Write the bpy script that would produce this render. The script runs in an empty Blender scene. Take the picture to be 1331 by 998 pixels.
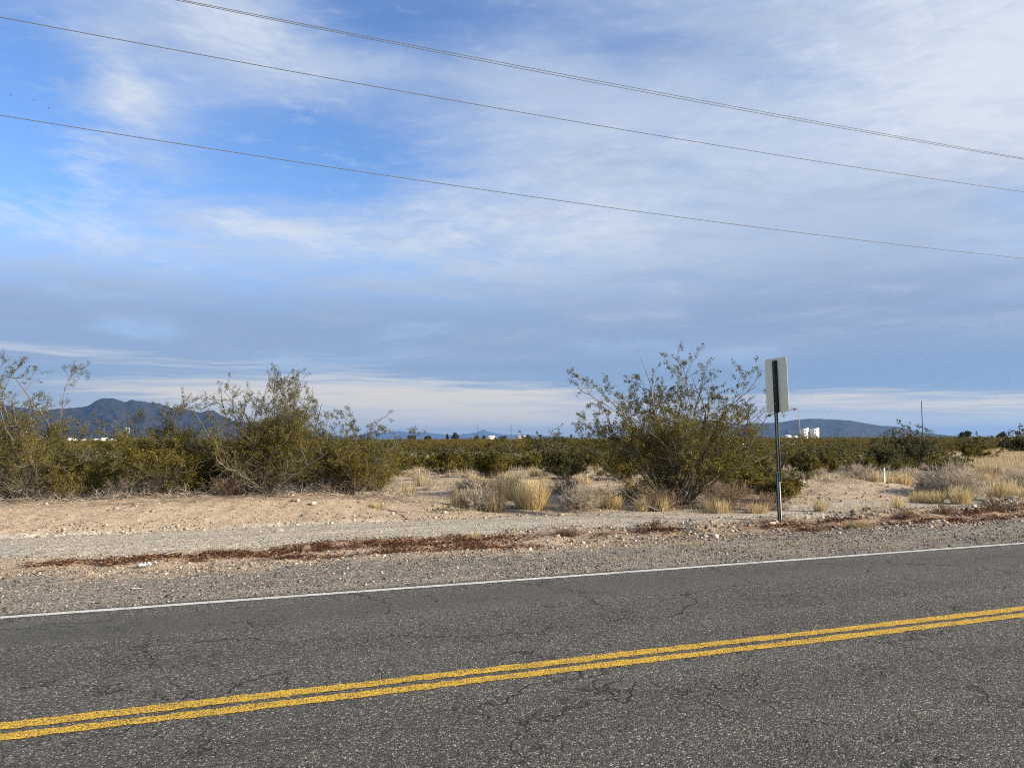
import bpy, bmesh, math, random
import numpy as np
from mathutils import Matrix, Vector

random.seed(7)
RG = np.random.default_rng(7)
sc = bpy.context.scene
COL = sc.collection

# ------------------------------------------------------------------ camera
F = 1000.0                       # focal length in photo pixels (1331 wide)
CAMH = 1.70
YAW = math.radians(20.6)         # view direction, right of +Y (road runs along X)
PITCH = math.radians(4.1)
ROLL = math.radians(-0.22)
VX = np.array([math.sin(YAW), math.cos(YAW)])      # view direction on the ground
RX = np.array([math.cos(YAW), -math.sin(YAW)])     # right on the ground

cam_d = bpy.data.cameras.new('camera')
cam = bpy.data.objects.new('camera', cam_d)
COL.objects.link(cam)
cam_d.sensor_width = 36.0
cam_d.lens = 36.0 * F / 1331.0
cam_d.clip_start = 0.1
cam_d.clip_end = 80000
CROT = Matrix.Rotation(-YAW, 3, 'Z') @ Matrix.Rotation(math.pi/2 + PITCH, 3, 'X') @ Matrix.Rotation(ROLL, 3, 'Z')
cam.matrix_world = Matrix.Translation((0, 0, CAMH)) @ CROT.to_4x4()
sc.camera = cam


def on_y(px, Y):
    """ground point seen at photo column px, at distance Y across the road"""
    a = YAW + math.atan((px - 665.5) / F)
    return Y * math.tan(a), Y


def on_d(px, d):
    """ground point at photo column px, d metres along the view"""
    p = d * VX + d * (px - 665.5) / F * RX
    return float(p[0]), float(p[1])


def hor(px):
    return 571.0 - (px - 665.5) * 0.0040


def zat(px, py, d):
    return CAMH + (hor(px) - py) / F * d * 1.005


# ------------------------------------------------------------------ noise + terrain
def _h(i, j, s):
    v = np.sin(i * 127.1 + j * 311.7 + s * 74.7) * 43758.5453
    return v - np.floor(v)


def vn(x, y, s=0):
    x = np.asarray(x, float); y = np.asarray(y, float)
    i = np.floor(x); j = np.floor(y)
    u = x - i; v = y - j
    u = u*u*(3-2*u); v = v*v*(3-2*v)
    return ((_h(i, j, s)*(1-u) + _h(i+1, j, s)*u)*(1-v) + (_h(i, j+1, s)*(1-u) + _h(i+1, j+1, s)*u)*v)*2-1


def fbm(x, y, s=0, o=4):
    r = 0; a = 1; t = 0
    for k in range(o):
        r = r + a*vn(x*2**k + 13.7*k, y*2**k - 7.3*k, s+k); t += a; a *= .5
    return r/t


def sst(a, b, x):
    t = np.clip((x-a)/(b-a), 0, 1)
    return t*t*(3-2*t)


ROAD_EDGE = 8.98


def gauss(X, Y, x, y, sx, sy):
    return np.exp(-((X-x)/sx)**2 - ((Y-y)/sy)**2)


def gh(X, Y):
    X = np.asarray(X, float); Y = np.asarray(Y, float)
    z = np.interp(Y, [-50, 1.2, 1.7, 8.7, 9.05, 11.2, 12.2, 13.4, 14, 16.3, 17, 20, 26, 70, 300],
                  [-.3, -.12, -.05, -.05, -.014, -.06, -.10, -.05, -.03, -.02, .02, .10, .14, .12, 0])
    bl = np.interp(X, [-100, 2.2, 4.0, 6], [1, 1, .45, .06])
    z = z + bl*np.interp(Y, [16.2, 16.8, 17.6, 18.6, 20, 25], [0, .14, .34, .40, .28, .0])
    z = z + .32*gauss(X, Y, 18.2, 19.6, 2.6, 1.5) + .16*gauss(X, Y, 24.5, 18.2, 3, 1.3)
    z = z + .30*gauss(X, Y, 15.2, 21.0, 1.2, 1.2)
    rid = np.interp(X, [4, 8, 11, 16, 23, 60], [0, .05, .09, .13, .34, .36])
    z = z + rid*np.exp(-((Y-13.1-.02*(X-8))/0.75)**2)*(1+.5*vn(X*.9, Y*.9, 3))
    w = sst(8.9, 11.5, Y)
    far = 1-sst(60, 400, np.hypot(X, Y))
    tr = 1-.8*sst(13.6, 14.1, Y)*(1-sst(15.9, 16.4, Y))
    z = z + w*far*tr*(.07*fbm(X*.35, Y*.35, 11) + .035*fbm(X*1.5, Y*1.5, 5, 3) + .016*vn(X*5, Y*5, 9))
    rub = sst(5, 10, X)*np.exp(-((Y-13.0)/.9)**2)*sst(10.5, 11.5, Y)
    z = z + rub*.05*vn(X*3.3, Y*3.3, 21)
    return z


def litter(X, Y):
    """0..1 cover of rust-brown dead plant litter on the verge"""
    win = np.interp(X, [-3.3, -2.5, -1.2, 4.6, 5.2, 7, 7.6, 8.4, 9.5, 10.6, 12, 12.6, 14, 18, 26],
                    [0, .80, 1, 1.02, .74, .66, .90, .66, .70, 1.0, .98, .78, .98, 1.0, .95])
    c = np.interp(X, [-3, 0, 2, 5, 10, 20], [12.75, 12.9, 12.75, 12.65, 12.3, 12.3])
    hw = np.interp(X, [-3, -1.6, 0, 2, 5, 10, 20], [.18, .34, .62, 1.15, 1.05, .75, .85])
    band = np.exp(-((Y-c)/hw)**4)
    n = fbm(X*.55, Y*2.0, 31, 4)*.5+.5
    n2 = fbm(X*2.2, Y*4.5, 37, 3)*.5+.5
    n3 = fbm(X*.9+7, Y*3.2, 43, 4)*.5+.5
    return sst(.44, .66, band*win*(.06+.48*n+.38*n2+.36*n3))


# ------------------------------------------------------------------ mesh builder
class MB:
    def __init__(self):
        self.v = []; self.q = []; self.t = []; self.n = 0; self.mq = []; self.mt = []

    def add(self, v, q=None, t=None, m=0):
        v = np.asarray(v, float).reshape(-1, 3)
        if q is not None and len(q):
            q = np.asarray(q, np.int64).reshape(-1, 4); self.q.append(q+self.n); self.mq.append(np.full(len(q), m))
        if t is not None and len(t):
            t = np.asarray(t, np.int64).reshape(-1, 3); self.t.append(t+self.n); self.mt.append(np.full(len(t), m))
        self.v.append(v); self.n += len(v)

    def tubes(self, P, R, k=4, m=0):
        P = np.asarray(P, float); R = np.asarray(R, float)
        M, N, _ = P.shape
        if M == 0: return
        T = np.gradient(P, axis=1)
        T /= np.linalg.norm(T, axis=2, keepdims=True)+1e-9
        T0 = T.mean(axis=1)
        ref = np.where(np.abs(T0[:, 2:3]) > .8*np.linalg.norm(T0, axis=1, keepdims=True), np.array([[1., 0, 0]]), np.array([[0, 0, 1.]]))
        U = np.cross(T, ref[:, None, :]); U /= np.linalg.norm(U, axis=2, keepdims=True)+1e-9
        W = np.cross(T, U)
        a = np.arange(k)*2*math.pi/k
        ring = (U[:, :, None, :]*np.cos(a)[None, None, :, None] + W[:, :, None, :]*np.sin(a)[None, None, :, None])*R[:, :, None, None] + P[:, :, None, :]
        idx = np.arange(M*N*k).reshape(M, N, k)
        A = idx[:, :-1]; B = idx[:, 1:]
        q = np.stack([A, np.roll(A, -1, 2), np.roll(B, -1, 2), B], axis=-1).reshape(-1, 4)
        self.add(ring, q, m=m)

    def ribbons(self, P, W, m=0):
        """P (M,N,3) spines, W (M,N,3) half-width vectors"""
        M, N, _ = P.shape
        v = np.stack([P-W, P+W], axis=2)
        idx = np.arange(M*N*2).reshape(M, N, 2)
        q = np.stack([idx[:, :-1, 0], idx[:, :-1, 1], idx[:, 1:, 1], idx[:, 1:, 0]], axis=-1).reshape(-1, 4)
        self.add(v, q, m=m)

    def leaves(self, C, s, asp=.5, m=0):
        C = np.asarray(C, float); n = len(C)
        if n == 0: return
        s = np.broadcast_to(np.asarray(s, float), (n,))
        a = RG.normal(size=(n, 3)); a /= np.linalg.norm(a, axis=1, keepdims=True)
        b = RG.normal(size=(n, 3)); b -= (a*b).sum(1, keepdims=True)*a; b /= np.linalg.norm(b, axis=1, keepdims=True)
        a = a*s[:, None]*.5; b = b*s[:, None]*.5*asp
        v = np.stack([C-a, C+b, C+a, C-b], axis=1)
        self.add(v, np.arange(n*4).reshape(n, 4), m=m)

    def box(self, x0, x1, y0, y1, z0, z1, m=0):
        v = [(x, y, z) for z in (z0, z1) for y in (y0, y1) for x in (x0, x1)]
        self.add(v, [(0, 2, 3, 1), (4, 5, 7, 6), (0, 1, 5, 4), (2, 6, 7, 3), (0, 4, 6, 2), (1, 3, 7, 5)], m=m)

    def mesh(self, name, mats, smooth=False):
        me = bpy.data.meshes.new(name)
        v = np.concatenate(self.v) if self.v else np.zeros((0, 3))
        q = np.concatenate(self.q) if self.q else np.zeros((0, 4), np.int64)
        t = np.concatenate(self.t) if self.t else np.zeros((0, 3), np.int64)
        me.vertices.add(len(v)); me.vertices.foreach_set('co', v.astype(np.float32).ravel())
        lv = np.concatenate([q.ravel(), t.ravel()]).astype(np.int32)
        me.loops.add(len(lv)); me.loops.foreach_set('vertex_index', lv)
        np_ = len(q)+len(t)
        me.polygons.add(np_)
        ls = np.concatenate([np.arange(len(q))*4, len(q)*4+np.arange(len(t))*3]).astype(np.int32)
        me.polygons.foreach_set('loop_start', ls)
        mi = np.concatenate([np.concatenate(self.mq) if self.mq else np.zeros(0), np.concatenate(self.mt) if self.mt else np.zeros(0)]).astype(np.int32)
        mats = mats if isinstance(mats, (list, tuple)) else [mats]
        for mm in mats: me.materials.append(mm)
        if len(mats) > 1: me.polygons.foreach_set('material_index', mi)
        if smooth: me.polygons.foreach_set('use_smooth', np.ones(np_, bool))
        me.update(calc_edges=True)
        me.validate()
        return me

    def build(self, name, mats, parent=None, smooth=False, loc=None):
        o = bpy.data.objects.new(name, self.mesh(name, mats, smooth))
        COL.objects.link(o)
        if parent: o.parent = parent
        if loc is not None: o.location = loc
        return o


def tag(o, label=None, cat=None, group=None, kind=None):
    if label: o['label'] = label
    if cat: o['category'] = cat
    if group: o['group'] = group
    if kind: o['kind'] = kind
    return o


def empty(name, loc, rz=0):
    o = bpy.data.objects.new(name, None)
    COL.objects.link(o); o.location = loc; o.rotation_euler = (0, 0, rz)
    o.empty_display_size = .2
    return o


def copy_tree(o, parent=None):
    c = o.copy(); COL.objects.link(c)
    if parent: c.parent = parent
    for ch in o.children: copy_tree(ch, c)
    return c


# ------------------------------------------------------------------ materials
class NT:
    def __init__(self, tree):
        self.t = tree; tree.nodes.clear()

    def n(self, typ, **kw):
        nd = self.t.nodes.new(typ)
        for k, v in kw.items(): setattr(nd, k, v)
        return nd

    def set(self, sock, val):
        if isinstance(val, bpy.types.NodeSocket): self.t.links.new(val, sock)
        elif val is not None: sock.default_value = val

    def m(self, op, a, b=None, c=None, clamp=False):
        nd = self.n('ShaderNodeMath', operation=op, use_clamp=clamp)
        for i, v in enumerate((a, b, c)): self.set(nd.inputs[i], v)
        return nd.outputs[0]

    def vm(self, op, a, b=None, s=None):
        nd = self.n('ShaderNodeVectorMath', operation=op)
        self.set(nd.inputs[0], a)
        if b is not None: self.set(nd.inputs[1], b)
        if s is not None: self.set(nd.inputs['Scale'], s)
        return nd.outputs['Value'] if op in ('DOT_PRODUCT', 'LENGTH') else nd.outputs[0]

    def xyz(self, x, y, z):
        nd = self.n('ShaderNodeCombineXYZ')
        for i, v in enumerate((x, y, z)): self.set(nd.inputs[i], v)
        return nd.outputs[0]

    def noise(self, vec, scale, detail=4, rough=.5, dist=0., color=False):
        nd = self.n('ShaderNodeTexNoise')
        self.set(nd.inputs['Vector'], vec); nd.inputs['Scale'].default_value = scale
        nd.inputs['Detail'].default_value = detail; nd.inputs['Roughness'].default_value = rough
        nd.inputs['Distortion'].default_value = dist
        return nd.outputs['Color' if color else 'Fac']

    def voro(self, vec, scale, feature='F1', out='Color', rnd=1.):
        nd = self.n('ShaderNodeTexVoronoi', feature=feature)
        self.set(nd.inputs['Vector'], vec); nd.inputs['Scale'].default_value = scale
        nd.inputs['Randomness'].default_value = rnd
        return nd.outputs[out]

    def ss(self, x, a, b):
        nd = self.n('ShaderNodeMapRange', interpolation_type='SMOOTHSTEP')
        self.set(nd.inputs[0], x); self.set(nd.inputs[1], a); self.set(nd.inputs[2], b)
        return nd.outputs[0]

    def mix(self, f, a, b, mode='MIX'):
        nd = self.n('ShaderNodeMix', data_type='RGBA', blend_type=mode)
        self.set(nd.inputs[0], f)
        for i, v in ((6, a), (7, b)):
            if isinstance(v, (tuple, list)): v = (*v[:3], 1)
            self.set(nd.inputs[i], v)
        return nd.outputs[2]

    def ramp(self, f, stops, interp='LINEAR'):
        nd = self.n('ShaderNodeValToRGB')
        cr = nd.color_ramp; cr.interpolation = interp
        while len(cr.elements) < len(stops): cr.elements.new(.5)
        for e, (p, c) in zip(cr.elements, stops):
            e.position = p; e.color = (*c, 1)
        self.set(nd.inputs[0], f)
        return nd.outputs[0]

    def geo(self, out='Position'):
        return self.n('ShaderNodeNewGeometry').outputs[out]

    def attr(self, name):
        return self.n('ShaderNodeAttribute', attribute_name=name).outputs['Fac']

    def sep(self, v):
        nd = self.n('ShaderNodeSeparateXYZ'); self.set(nd.inputs[0], v); return nd.outputs

    def bump(self, h, strength=.5, dist=.02, normal=None):
        nd = self.n('ShaderNodeBump'); self.set(nd.inputs['Height'], h)
        nd.inputs['Strength'].default_value = strength; nd.inputs['Distance'].default_value = dist
        if normal is not None: self.set(nd.inputs['Normal'], normal)
        return nd.outputs[0]

    def bsdf(self, color, rough=.85, metal=0., normal=None, spec=.3, trans=None):
        b = self.n('ShaderNodeBsdfPrincipled')
        if isinstance(color, (tuple, list)): color = (*color[:3], 1)
        self.set(b.inputs['Base Color'], color); self.set(b.inputs['Roughness'], rough)
        b.inputs['Metallic'].default_value = metal; b.inputs['Specular IOR Level'].default_value = spec
        if normal is not None: self.set(b.inputs['Normal'], normal)
        sh = b.outputs[0]
        if trans:
            tr = self.n('ShaderNodeBsdfTranslucent'); self.set(tr.inputs[0], color)
            mx = self.n('ShaderNodeMixShader'); mx.inputs[0].default_value = trans
            self.t.links.new(sh, mx.inputs[1]); self.t.links.new(tr.outputs[0], mx.inputs[2]); sh = mx.outputs[0]
        o = self.n('ShaderNodeOutputMaterial'); self.t.links.new(sh, o.inputs[0])
        return b


def mat(name):
    m = bpy.data.materials.new(name); m.use_nodes = True
    return m, NT(m.node_tree)


def island_mat(name, stops, rough=.8, spec=.2, trans=None, var=.25, vscale=1.5):
    """colour varies per separate piece (leaf, blade, stone), with slow drift over the plant"""
    m, t = mat(name)
    r = t.geo('Random Per Island')
    c = t.ramp(r, stops)
    nz = t.noise(t.geo(), vscale, 2)
    f = t.m('ADD', t.m('MULTIPLY', t.m('SUBTRACT', nz, .5), var*2), 1)
    c = t.mix(1, c, t.xyz(f, f, f), 'MULTIPLY')
    t.bsdf(c, rough, spec=spec, trans=trans)
    return m


M = {}
M['leaf'] = island_mat('creosote_leaf', [(0, (.052, .051, .010)), (.35, (.128, .114, .013)), (.7, (.205, .170, .015)), (.9, (.26, .19, .020)), (1, (.34, .27, .08))], .55, .35, .33, .3, 1.2)
M['leaf_top'] = island_mat('creosote_top_leaf', [(0, (.040, .042, .013)), (.4, (.098, .097, .027)), (.8, (.155, .145, .036)), (1, (.26, .24, .10))], .5, .4, .3, .3, 1.2)
M['leaf_dark'] = island_mat('creosote_dark_leaf', [(0, (.022, .024, .006)), (.5, (.055, .056, .010)), (.85, (.105, .095, .014)), (1, (.17, .14, .03))], .6, .3, .2, .3, 1.2)
M['stem'] = island_mat('creosote_stem', [(0, (.07, .058, .045)), (.5, (.155, .13, .105)), (1, (.28, .245, .205))], .85, .2)
M['dead'] = island_mat('dead_wood', [(0, (.13, .105, .085)), (.5, (.29, .25, .205)), (.85, (.46, .41, .345)), (1, (.62, .57, .49))], .85, .2)
M['dry_twig'] = island_mat('dry_shrub_twig', [(0, (.26, .21, .165)), (.4, (.46, .39, .31)), (.8, (.64, .56, .45)), (1, (.78, .71, .60))], .85, .2, .15, .2)
M['pink_twig'] = island_mat('brown_shrub_twig', [(0, (.13, .085, .058)), (.5, (.27, .185, .13)), (1, (.46, .35, .25))], .85, .2, .1, .2)
M['straw'] = island_mat('dry_grass_blade', [(0, (.38, .28, .14)), (.4, (.66, .52, .26)), (.8, (.82, .69, .41)), (1, (.90, .82, .60))], .6, .35, .35, .15)
M['straw_pale'] = island_mat('pale_grass_blade', [(0, (.38, .28, .15)), (.5, (.56, .45, .25)), (1, (.74, .62, .40))], .65, .3, .3, .2)
M['rust'] = island_mat('rust_litter', [(0, (.030, .012, .007)), (.45, (.080, .030, .015)), (.8, (.16, .068, .034)), (1, (.38, .25, .15))], .85, .15, .1, .3, 2)
M['weed'] = island_mat('green_weed_leaf', [(0, (.05, .07, .02)), (1, (.14, .17, .05))], .6, .3, .2)
M['stone'] = island_mat('stone', [(0, (.06, .052, .045)), (.35, (.16, .14, .115)), (.75, (.27, .235, .195)), (.95, (.38, .335, .28)), (1, (.60, .55, .48))], .85, .25, None, .25, 25)
M['stone_pale'] = island_mat('pale_stone', [(0, (.14, .115, .09)), (.4, (.29, .24, .185)), (.8, (.44, .38, .305)), (1, (.68, .62, .53))], .85, .25, None, .2, 25)

# ground
gm, t = mat('desert_ground')
P = t.geo()
px_, py_, pz_ = t.sep(P)[0:3]
track = t.attr('track'); lit = t.attr('litter'); sho = t.attr('shoulder'); des = t.attr('desert'); moist = t.attr('rubble')
n1 = t.noise(P, .6, 5, .6); n2 = t.noise(P, 6, 5, .65); n3 = t.noise(P, 45, 3, .7)
sand = t.mix(n1, (.385, .295, .205), (.52, .415, .30))
sand = t.mix(t.ss(n2, .45, .75), sand, (.30, .22, .15))
deser = t.mix(t.ss(n2, .35, .7), (.53, .425, .30), (.34, .255, .175))
deser = t.mix(t.ss(n1, .48, .68), deser, (.24, .175, .12))
c = t.mix(des, sand, deser)
rubc = t.mix(n2, (.25, .185, .125), (.43, .335, .235))
c = t.mix(moist, c, rubc)
trc = t.mix(n2, (.38, .335, .265), (.56, .495, .395))
c = t.mix(track, c, trc)
shc = t.mix(n2, (.18, .155, .125), (.32, .28, .225))
c = t.mix(sho, c, shc)
pink = t.mix(n2, (.50, .32, .20), (.38, .25, .16))
rustc = t.mix(n3, (.055, .024, .013), (.19, .095, .052))
c = t.mix(lit, c, t.mix(t.ss(t.noise(P, 3.5, 4, .6), .40, .54), rustc, pink))
# leaf and twig litter that has gathered round the bushes
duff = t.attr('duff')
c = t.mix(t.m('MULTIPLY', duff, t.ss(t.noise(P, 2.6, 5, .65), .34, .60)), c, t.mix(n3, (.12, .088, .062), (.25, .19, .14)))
rut = t.noise(t.vm('MULTIPLY', P, (.10, 2.6, 1)), 1.0, 4, .6)
rf = t.m('ADD', 1, t.m('MULTIPLY', t.m('MULTIPLY', t.m('SUBTRACT', rut, .5), 1.1), t.m('MAXIMUM', track, sho)))
c = t.mix(1, c, t.xyz(rf, rf, rf), 'MULTIPLY')
# grains and pebbles
va = t.voro(P, 34); vb = t.voro(P, 75)
ga = t.sep(va)[0]; gb = t.sep(vb)[1]
gr = t.m('ADD', t.m('MULTIPLY', ga, .55), t.m('MULTIPLY', gb, .45))
gamp = t.m('ADD', .28, t.m('MULTIPLY', t.m('MAXIMUM', track, sho), .65))
gf = t.m('ADD', 1, t.m('MULTIPLY', t.m('SUBTRACT', gr, .5), t.m('MULTIPLY', gamp, 2.0)))
c = t.mix(1, c, t.xyz(gf, gf, gf), 'MULTIPLY')
pale = t.m('MULTIPLY', t.m('GREATER_THAN', gb, .93), t.m('ADD', .25, t.m('MULTIPLY', t.m('MAXIMUM', track, sho), .6)))
c = t.mix(pale, c, (.62, .56, .47))
dk = t.m('MULTIPLY', t.m('LESS_THAN', ga, .07), .6)
c = t.mix(dk, c, (.09, .07, .055))
hgt = t.m('ADD', t.m('MULTIPLY', t.voro(P, 34, 'F1', 'Distance'), -.5), t.m('ADD', t.m('MULTIPLY', n3, .5), t.m('MULTIPLY', n2, 1.5)))
t.bsdf(c, .95, spec=.15, normal=t.bump(hgt, .55, .03))
M['ground'] = gm

# asphalt
am, t = mat('asphalt')
P = t.geo(); s_ = t.sep(P)
warp = t.vm('ADD', P, t.vm('SCALE', t.vm('SUBTRACT', t.noise(P, 3.5, 3, .6, color=True), (.5, .5, .5)), s=.45))
# wheel-path wear along the road
wn = t.m('MULTIPLY', t.m('SUBTRACT', t.noise(t.vm('MULTIPLY', P, (.12, 1.2, 1)), 1, 4), .5), .8)
yy = t.m('ADD', s_[1], wn)
smooth = t.m('ADD', t.m('MULTIPLY', t.ss(yy, 7.35, 7.75), t.m('SUBTRACT', 1, t.ss(yy, 8.35, 8.6))), 0)
grain = t.sep(t.voro(P, 92)); grain2 = t.sep(t.voro(P, 210))
g = t.ramp(grain[0], [(0, (.012, .0113, .0092)), (.38, (.052, .0470, .038)), (.68, (.106, .0955, .076)), (.86, (.190, .171, .137)), (.95, (.32, .288, .232)), (1, (.58, .53, .44))])
g2 = t.ramp(grain2[1], [(0, (.03, .028, .025)), (.6, (.085, .079, .063)), (1, (.20, .184, .147))])
c = t.mix(.30, g, g2)
c = t.mix(t.m('MULTIPLY', smooth, .55), c, t.mix(grain2[0], (.073, .070, .060), (.106, .101, .086)))
big = t.noise(t.vm('MULTIPLY', P, (.25, 1, 1)), 1.1, 5, .6)
lanes = t.noise(t.vm('MULTIPLY', t.xyz(s_[0], yy, 0), (.02, 1.25, 1)), 1.0, 3, .5)
bf = t.m('ADD', .51, t.m('ADD', t.m('MULTIPLY', big, .62), t.m('MULTIPLY', lanes, .66)))
c = t.mix(1, c, t.xyz(bf, bf, bf), 'MULTIPLY')
redd = t.m('MULTIPLY', t.ss(t.noise(P, .9, 4, .6), .56, .74), .30)
c = t.mix(redd, c, (.125, .088, .07))
def crack(scale, width, thr):
    e = t.voro(warp, scale, 'DISTANCE_TO_EDGE', 'Distance')
    k = t.m('SUBTRACT', 1, t.ss(e, 0., width))
    gate = t.ss(t.noise(P, .55+scale*.2, 4, .65), thr-.03, thr+.05)
    return t.m('MULTIPLY', k, gate)
ck = t.m('MAXIMUM', crack(.55, .011, .485), crack(2.3, .024, .55))
ck = t.m('MAXIMUM', ck, t.m('MULTIPLY', crack(6.5, .06, .59), .85))
c = t.mix(t.m('MULTIPLY', ck, .85), c, (.024, .022, .020))
hg = t.m('ADD', t.m('MULTIPLY', t.voro(P, 92, 'F1', 'Distance'), -.9), t.m('MULTIPLY', ck, -1.2))
t.bsdf(c, .82, spec=.35, normal=t.bump(hg, .6, .012))
M['asphalt'] = am


def paint(name, col, wear, grit):
    m, t = mat(name)
    P = t.geo()
    g = t.sep(t.voro(P, 92)); g2 = t.sep(t.voro(P, 190))
    ev = t.m('ADD', .72, t.m('MULTIPLY', t.noise(t.vm('MULTIPLY', P, (1, 6, 1)), 1.3, 5, .65), .55))
    worn = t.m('GREATER_THAN', t.m('ADD', t.m('ADD', t.m('MULTIPLY', g[0], .5), t.m('MULTIPLY', g2[0], .5)), t.m('MULTIPLY', t.noise(P, 4, 4, .7), .55)), wear)
    f = t.m('ADD', .62, t.m('MULTIPLY', g[1], .55))
    f = t.m('MULTIPLY', f, ev)
    c = t.mix(1, col, t.xyz(f, f, f), 'MULTIPLY')
    c = t.mix(t.m('MULTIPLY', t.m('GREATER_THAN', g2[2], .8), .30), c, tuple(min(1, x*.6+.33) for x in col))
    c = t.mix(t.m('MULTIPLY', worn, grit), c, (.075, .06, .05))
    e = t.voro(t.vm('ADD', P, t.vm('SCALE', t.noise(P, 3.5, 3, .6, color=True), s=.4)), 1.6, 'DISTANCE_TO_EDGE', 'Distance')
    ck = t.m('MULTIPLY', t.m('SUBTRACT', 1, t.ss(e, 0, .014)), t.ss(t.noise(P, .8, 3), .5, .6))
    c = t.mix(t.m('MULTIPLY', ck, .8), c, (.03, .025, .02))
    hg = t.m('MULTIPLY', t.voro(P, 92, 'F1', 'Distance'), -.9)
    t.bsdf(c, .75, spec=.3, normal=t.bump(hg, .5, .01))
    return m


M['yellow'] = paint('yellow_paint', (.78, .47, .022), .90, .9)
M['white'] = paint('white_paint', (.80, .77, .69), 1.02, .7)


def plain(name, col, rough=.6, metal=0., var=.12, scale=8, spec=.4):
    m, t = mat(name)
    f = t.m('ADD', 1-var, t.m('MULTIPLY', t.noise(t.n('ShaderNodeTexCoord').outputs['Object'], scale, 4, .6), 2*var))
    t.bsdf(t.mix(1, col, t.xyz(f, f, f), 'MULTIPLY'), rough, metal, spec=spec)
    return m


M['aluminium'] = plain('sign_back_aluminium', (.83, .85, .70), .5, .0, .10, 5)
M['green_steel'] = plain('dark_green_steel', (.018, .030, .027), .45, 0, .2, 12)
M['galv'] = plain('galvanised_steel', (.78, .80, .72), .5, .0, .12, 20)
M['sign_face'] = plain('sign_face', (.75, .75, .73), .4)
M['wire'] = plain('weathered_wire', (.15, .155, .16), .6, .0)
M['wood_pole'] = plain('weathered_pole_wood', (.10, .08, .07), .9)
M['white_wall'] = plain('white_painted_wall', (.80, .79, .77), .7, 0, .05)
M['grey_wall'] = plain('grey_wall', (.40, .38, .36), .7)
M['roof'] = plain('pale_roof', (.55, .52, .50), .7)
M['glass_dark'] = plain('dark_window', (.03, .035, .04), .2)
M['red_paint'] = plain('red_paint', (.30, .16, .14), .6)
M['violet_paint'] = plain('violet_paint', (.35, .16, .45), .6)
M['paper'] = plain('white_paper', (.82, .83, .86), .7, 0, .06)
M['post_white'] = plain('white_plastic', (.78, .77, .74), .6, 0, .08)
M['bird'] = plain('dark_feathers', (.10, .10, .11), .8)
M['bark'] = plain('tree_bark', (.09, .07, .05), .9)
M['tree_leaf'] = island_mat('tree_leaf', [(0, (.018, .024, .012)), (.6, (.045, .055, .026)), (1, (.09, .10, .05))], .6, .3, .15, .3, .3)
M['far_leaf'] = island_mat('far_creosote_leaf', [(0, (.048, .042, .009)), (.4, (.112, .088, .011)), (.8, (.172, .122, .014)), (1, (.23, .155, .03))], .6, .3, .2, .35, .12)

mm, t = mat('mountain_rock')
P = t.geo()
n = t.noise(P, .002, 8, .6); n2 = t.noise(P, .012, 6, .65)
c = t.mix(n, (.018, .018, .020), (.060, .054, .050))
c = t.mix(t.ss(n2, .5, .66), c, (.026, .028, .022))
t.bsdf(c, .95, spec=.1, normal=t.bump(t.m('ADD', n, n2), .6, 40))
M['mountain'] = mm

# ------------------------------------------------------------------ ground sheet
def axis(parts):
    out = []
    for a, b, n in parts: out.append(np.linspace(a, b, n, endpoint=False))
    out.append([parts[-1][1]])
    return np.concatenate(out)


gx = np.concatenate([-np.geomspace(20000, 30, 26)[:-1], axis([(-30, -9, 60), (-9, 32, 585), (32, 70, 150), (70, 160, 60)]), np.geomspace(160, 36000, 28)[1:]])
gy = np.concatenate([-np.geomspace(3000, 12, 14)[:-1], axis([(-12, 8.5, 30), (8.5, 21, 250), (21, 45, 180), (45, 130, 120)]), np.geomspace(130, 34000, 32)[1:]])
XX, YY = np.meshgrid(gx, gy)
ZZ = gh(XX, YY)
nx, ny = len(gx), len(gy)
mb = MB()
idx = np.arange(nx*ny).reshape(ny, nx)
q = np.stack([idx[:-1, :-1], idx[:-1, 1:], idx[1:, 1:], idx[1:, :-1]], axis=-1).reshape(-1, 4)
mb.add(np.stack([XX, YY, ZZ], -1), q)
ground = mb.build('ground', M['ground'], smooth=True)
tag(ground, kind='structure')
jx = fbm(XX*.8, YY*0+3, 51, 3)*.22
jx2 = fbm(XX*.7, YY*0+9, 57, 3)*.25
A_track = sst(13.45+0, 13.7, YY+jx)*(1-sst(16.15, 16.5, YY+jx2))
A_sho = (1-sst(11.0, 11.6, YY+jx2*2.2))
rub = sst(4.8, 8, XX)*sst(10.9, 11.5, YY+jx)*(1-sst(13.5, 13.9, YY+jx))
A_des = sst(18.2, 19.5, YY+jx*2)
mid = sst(4, 6, XX)*sst(16.3, 17, YY)
A_des = np.maximum(A_des, mid*.7)
for nm, arr in (('track', A_track), ('shoulder', A_sho), ('litter', litter(XX, YY)), ('desert', A_des), ('rubble', rub)):
    at_ = ground.data.attributes.new(nm, 'FLOAT', 'POINT')
    at_.data.foreach_set('value', arr.astype(np.float32).ravel())

# ------------------------------------------------------------------ road
xs = np.concatenate([np.linspace(-400, -12, 200), np.arange(-11.9, 45, .025), np.linspace(45.1, 900, 500)])


def strip(name, m, ya, yb, z, amp, seed, fine=18):
    n = len(xs)
    ea = ya + amp*(fbm(xs*fine, xs*0, seed, 3)) + amp*.6*fbm(xs*1.3, xs*0, seed+5, 2)
    eb = yb + amp*(fbm(xs*fine, xs*0+4, seed+9, 3)) + amp*.6*fbm(xs*1.3, xs*0+2, seed+15, 2)
    b = MB()
    v = np.stack([np.stack([xs, ea, np.full(n, z)], -1), np.stack([xs, eb, np.full(n, z)], -1)], 1)
    i = np.arange(n-1)*2
    b.add(v, np.stack([i, i+2, i+3, i+1], -1))
    return tag(b.build(name, m), kind='structure')


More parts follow.
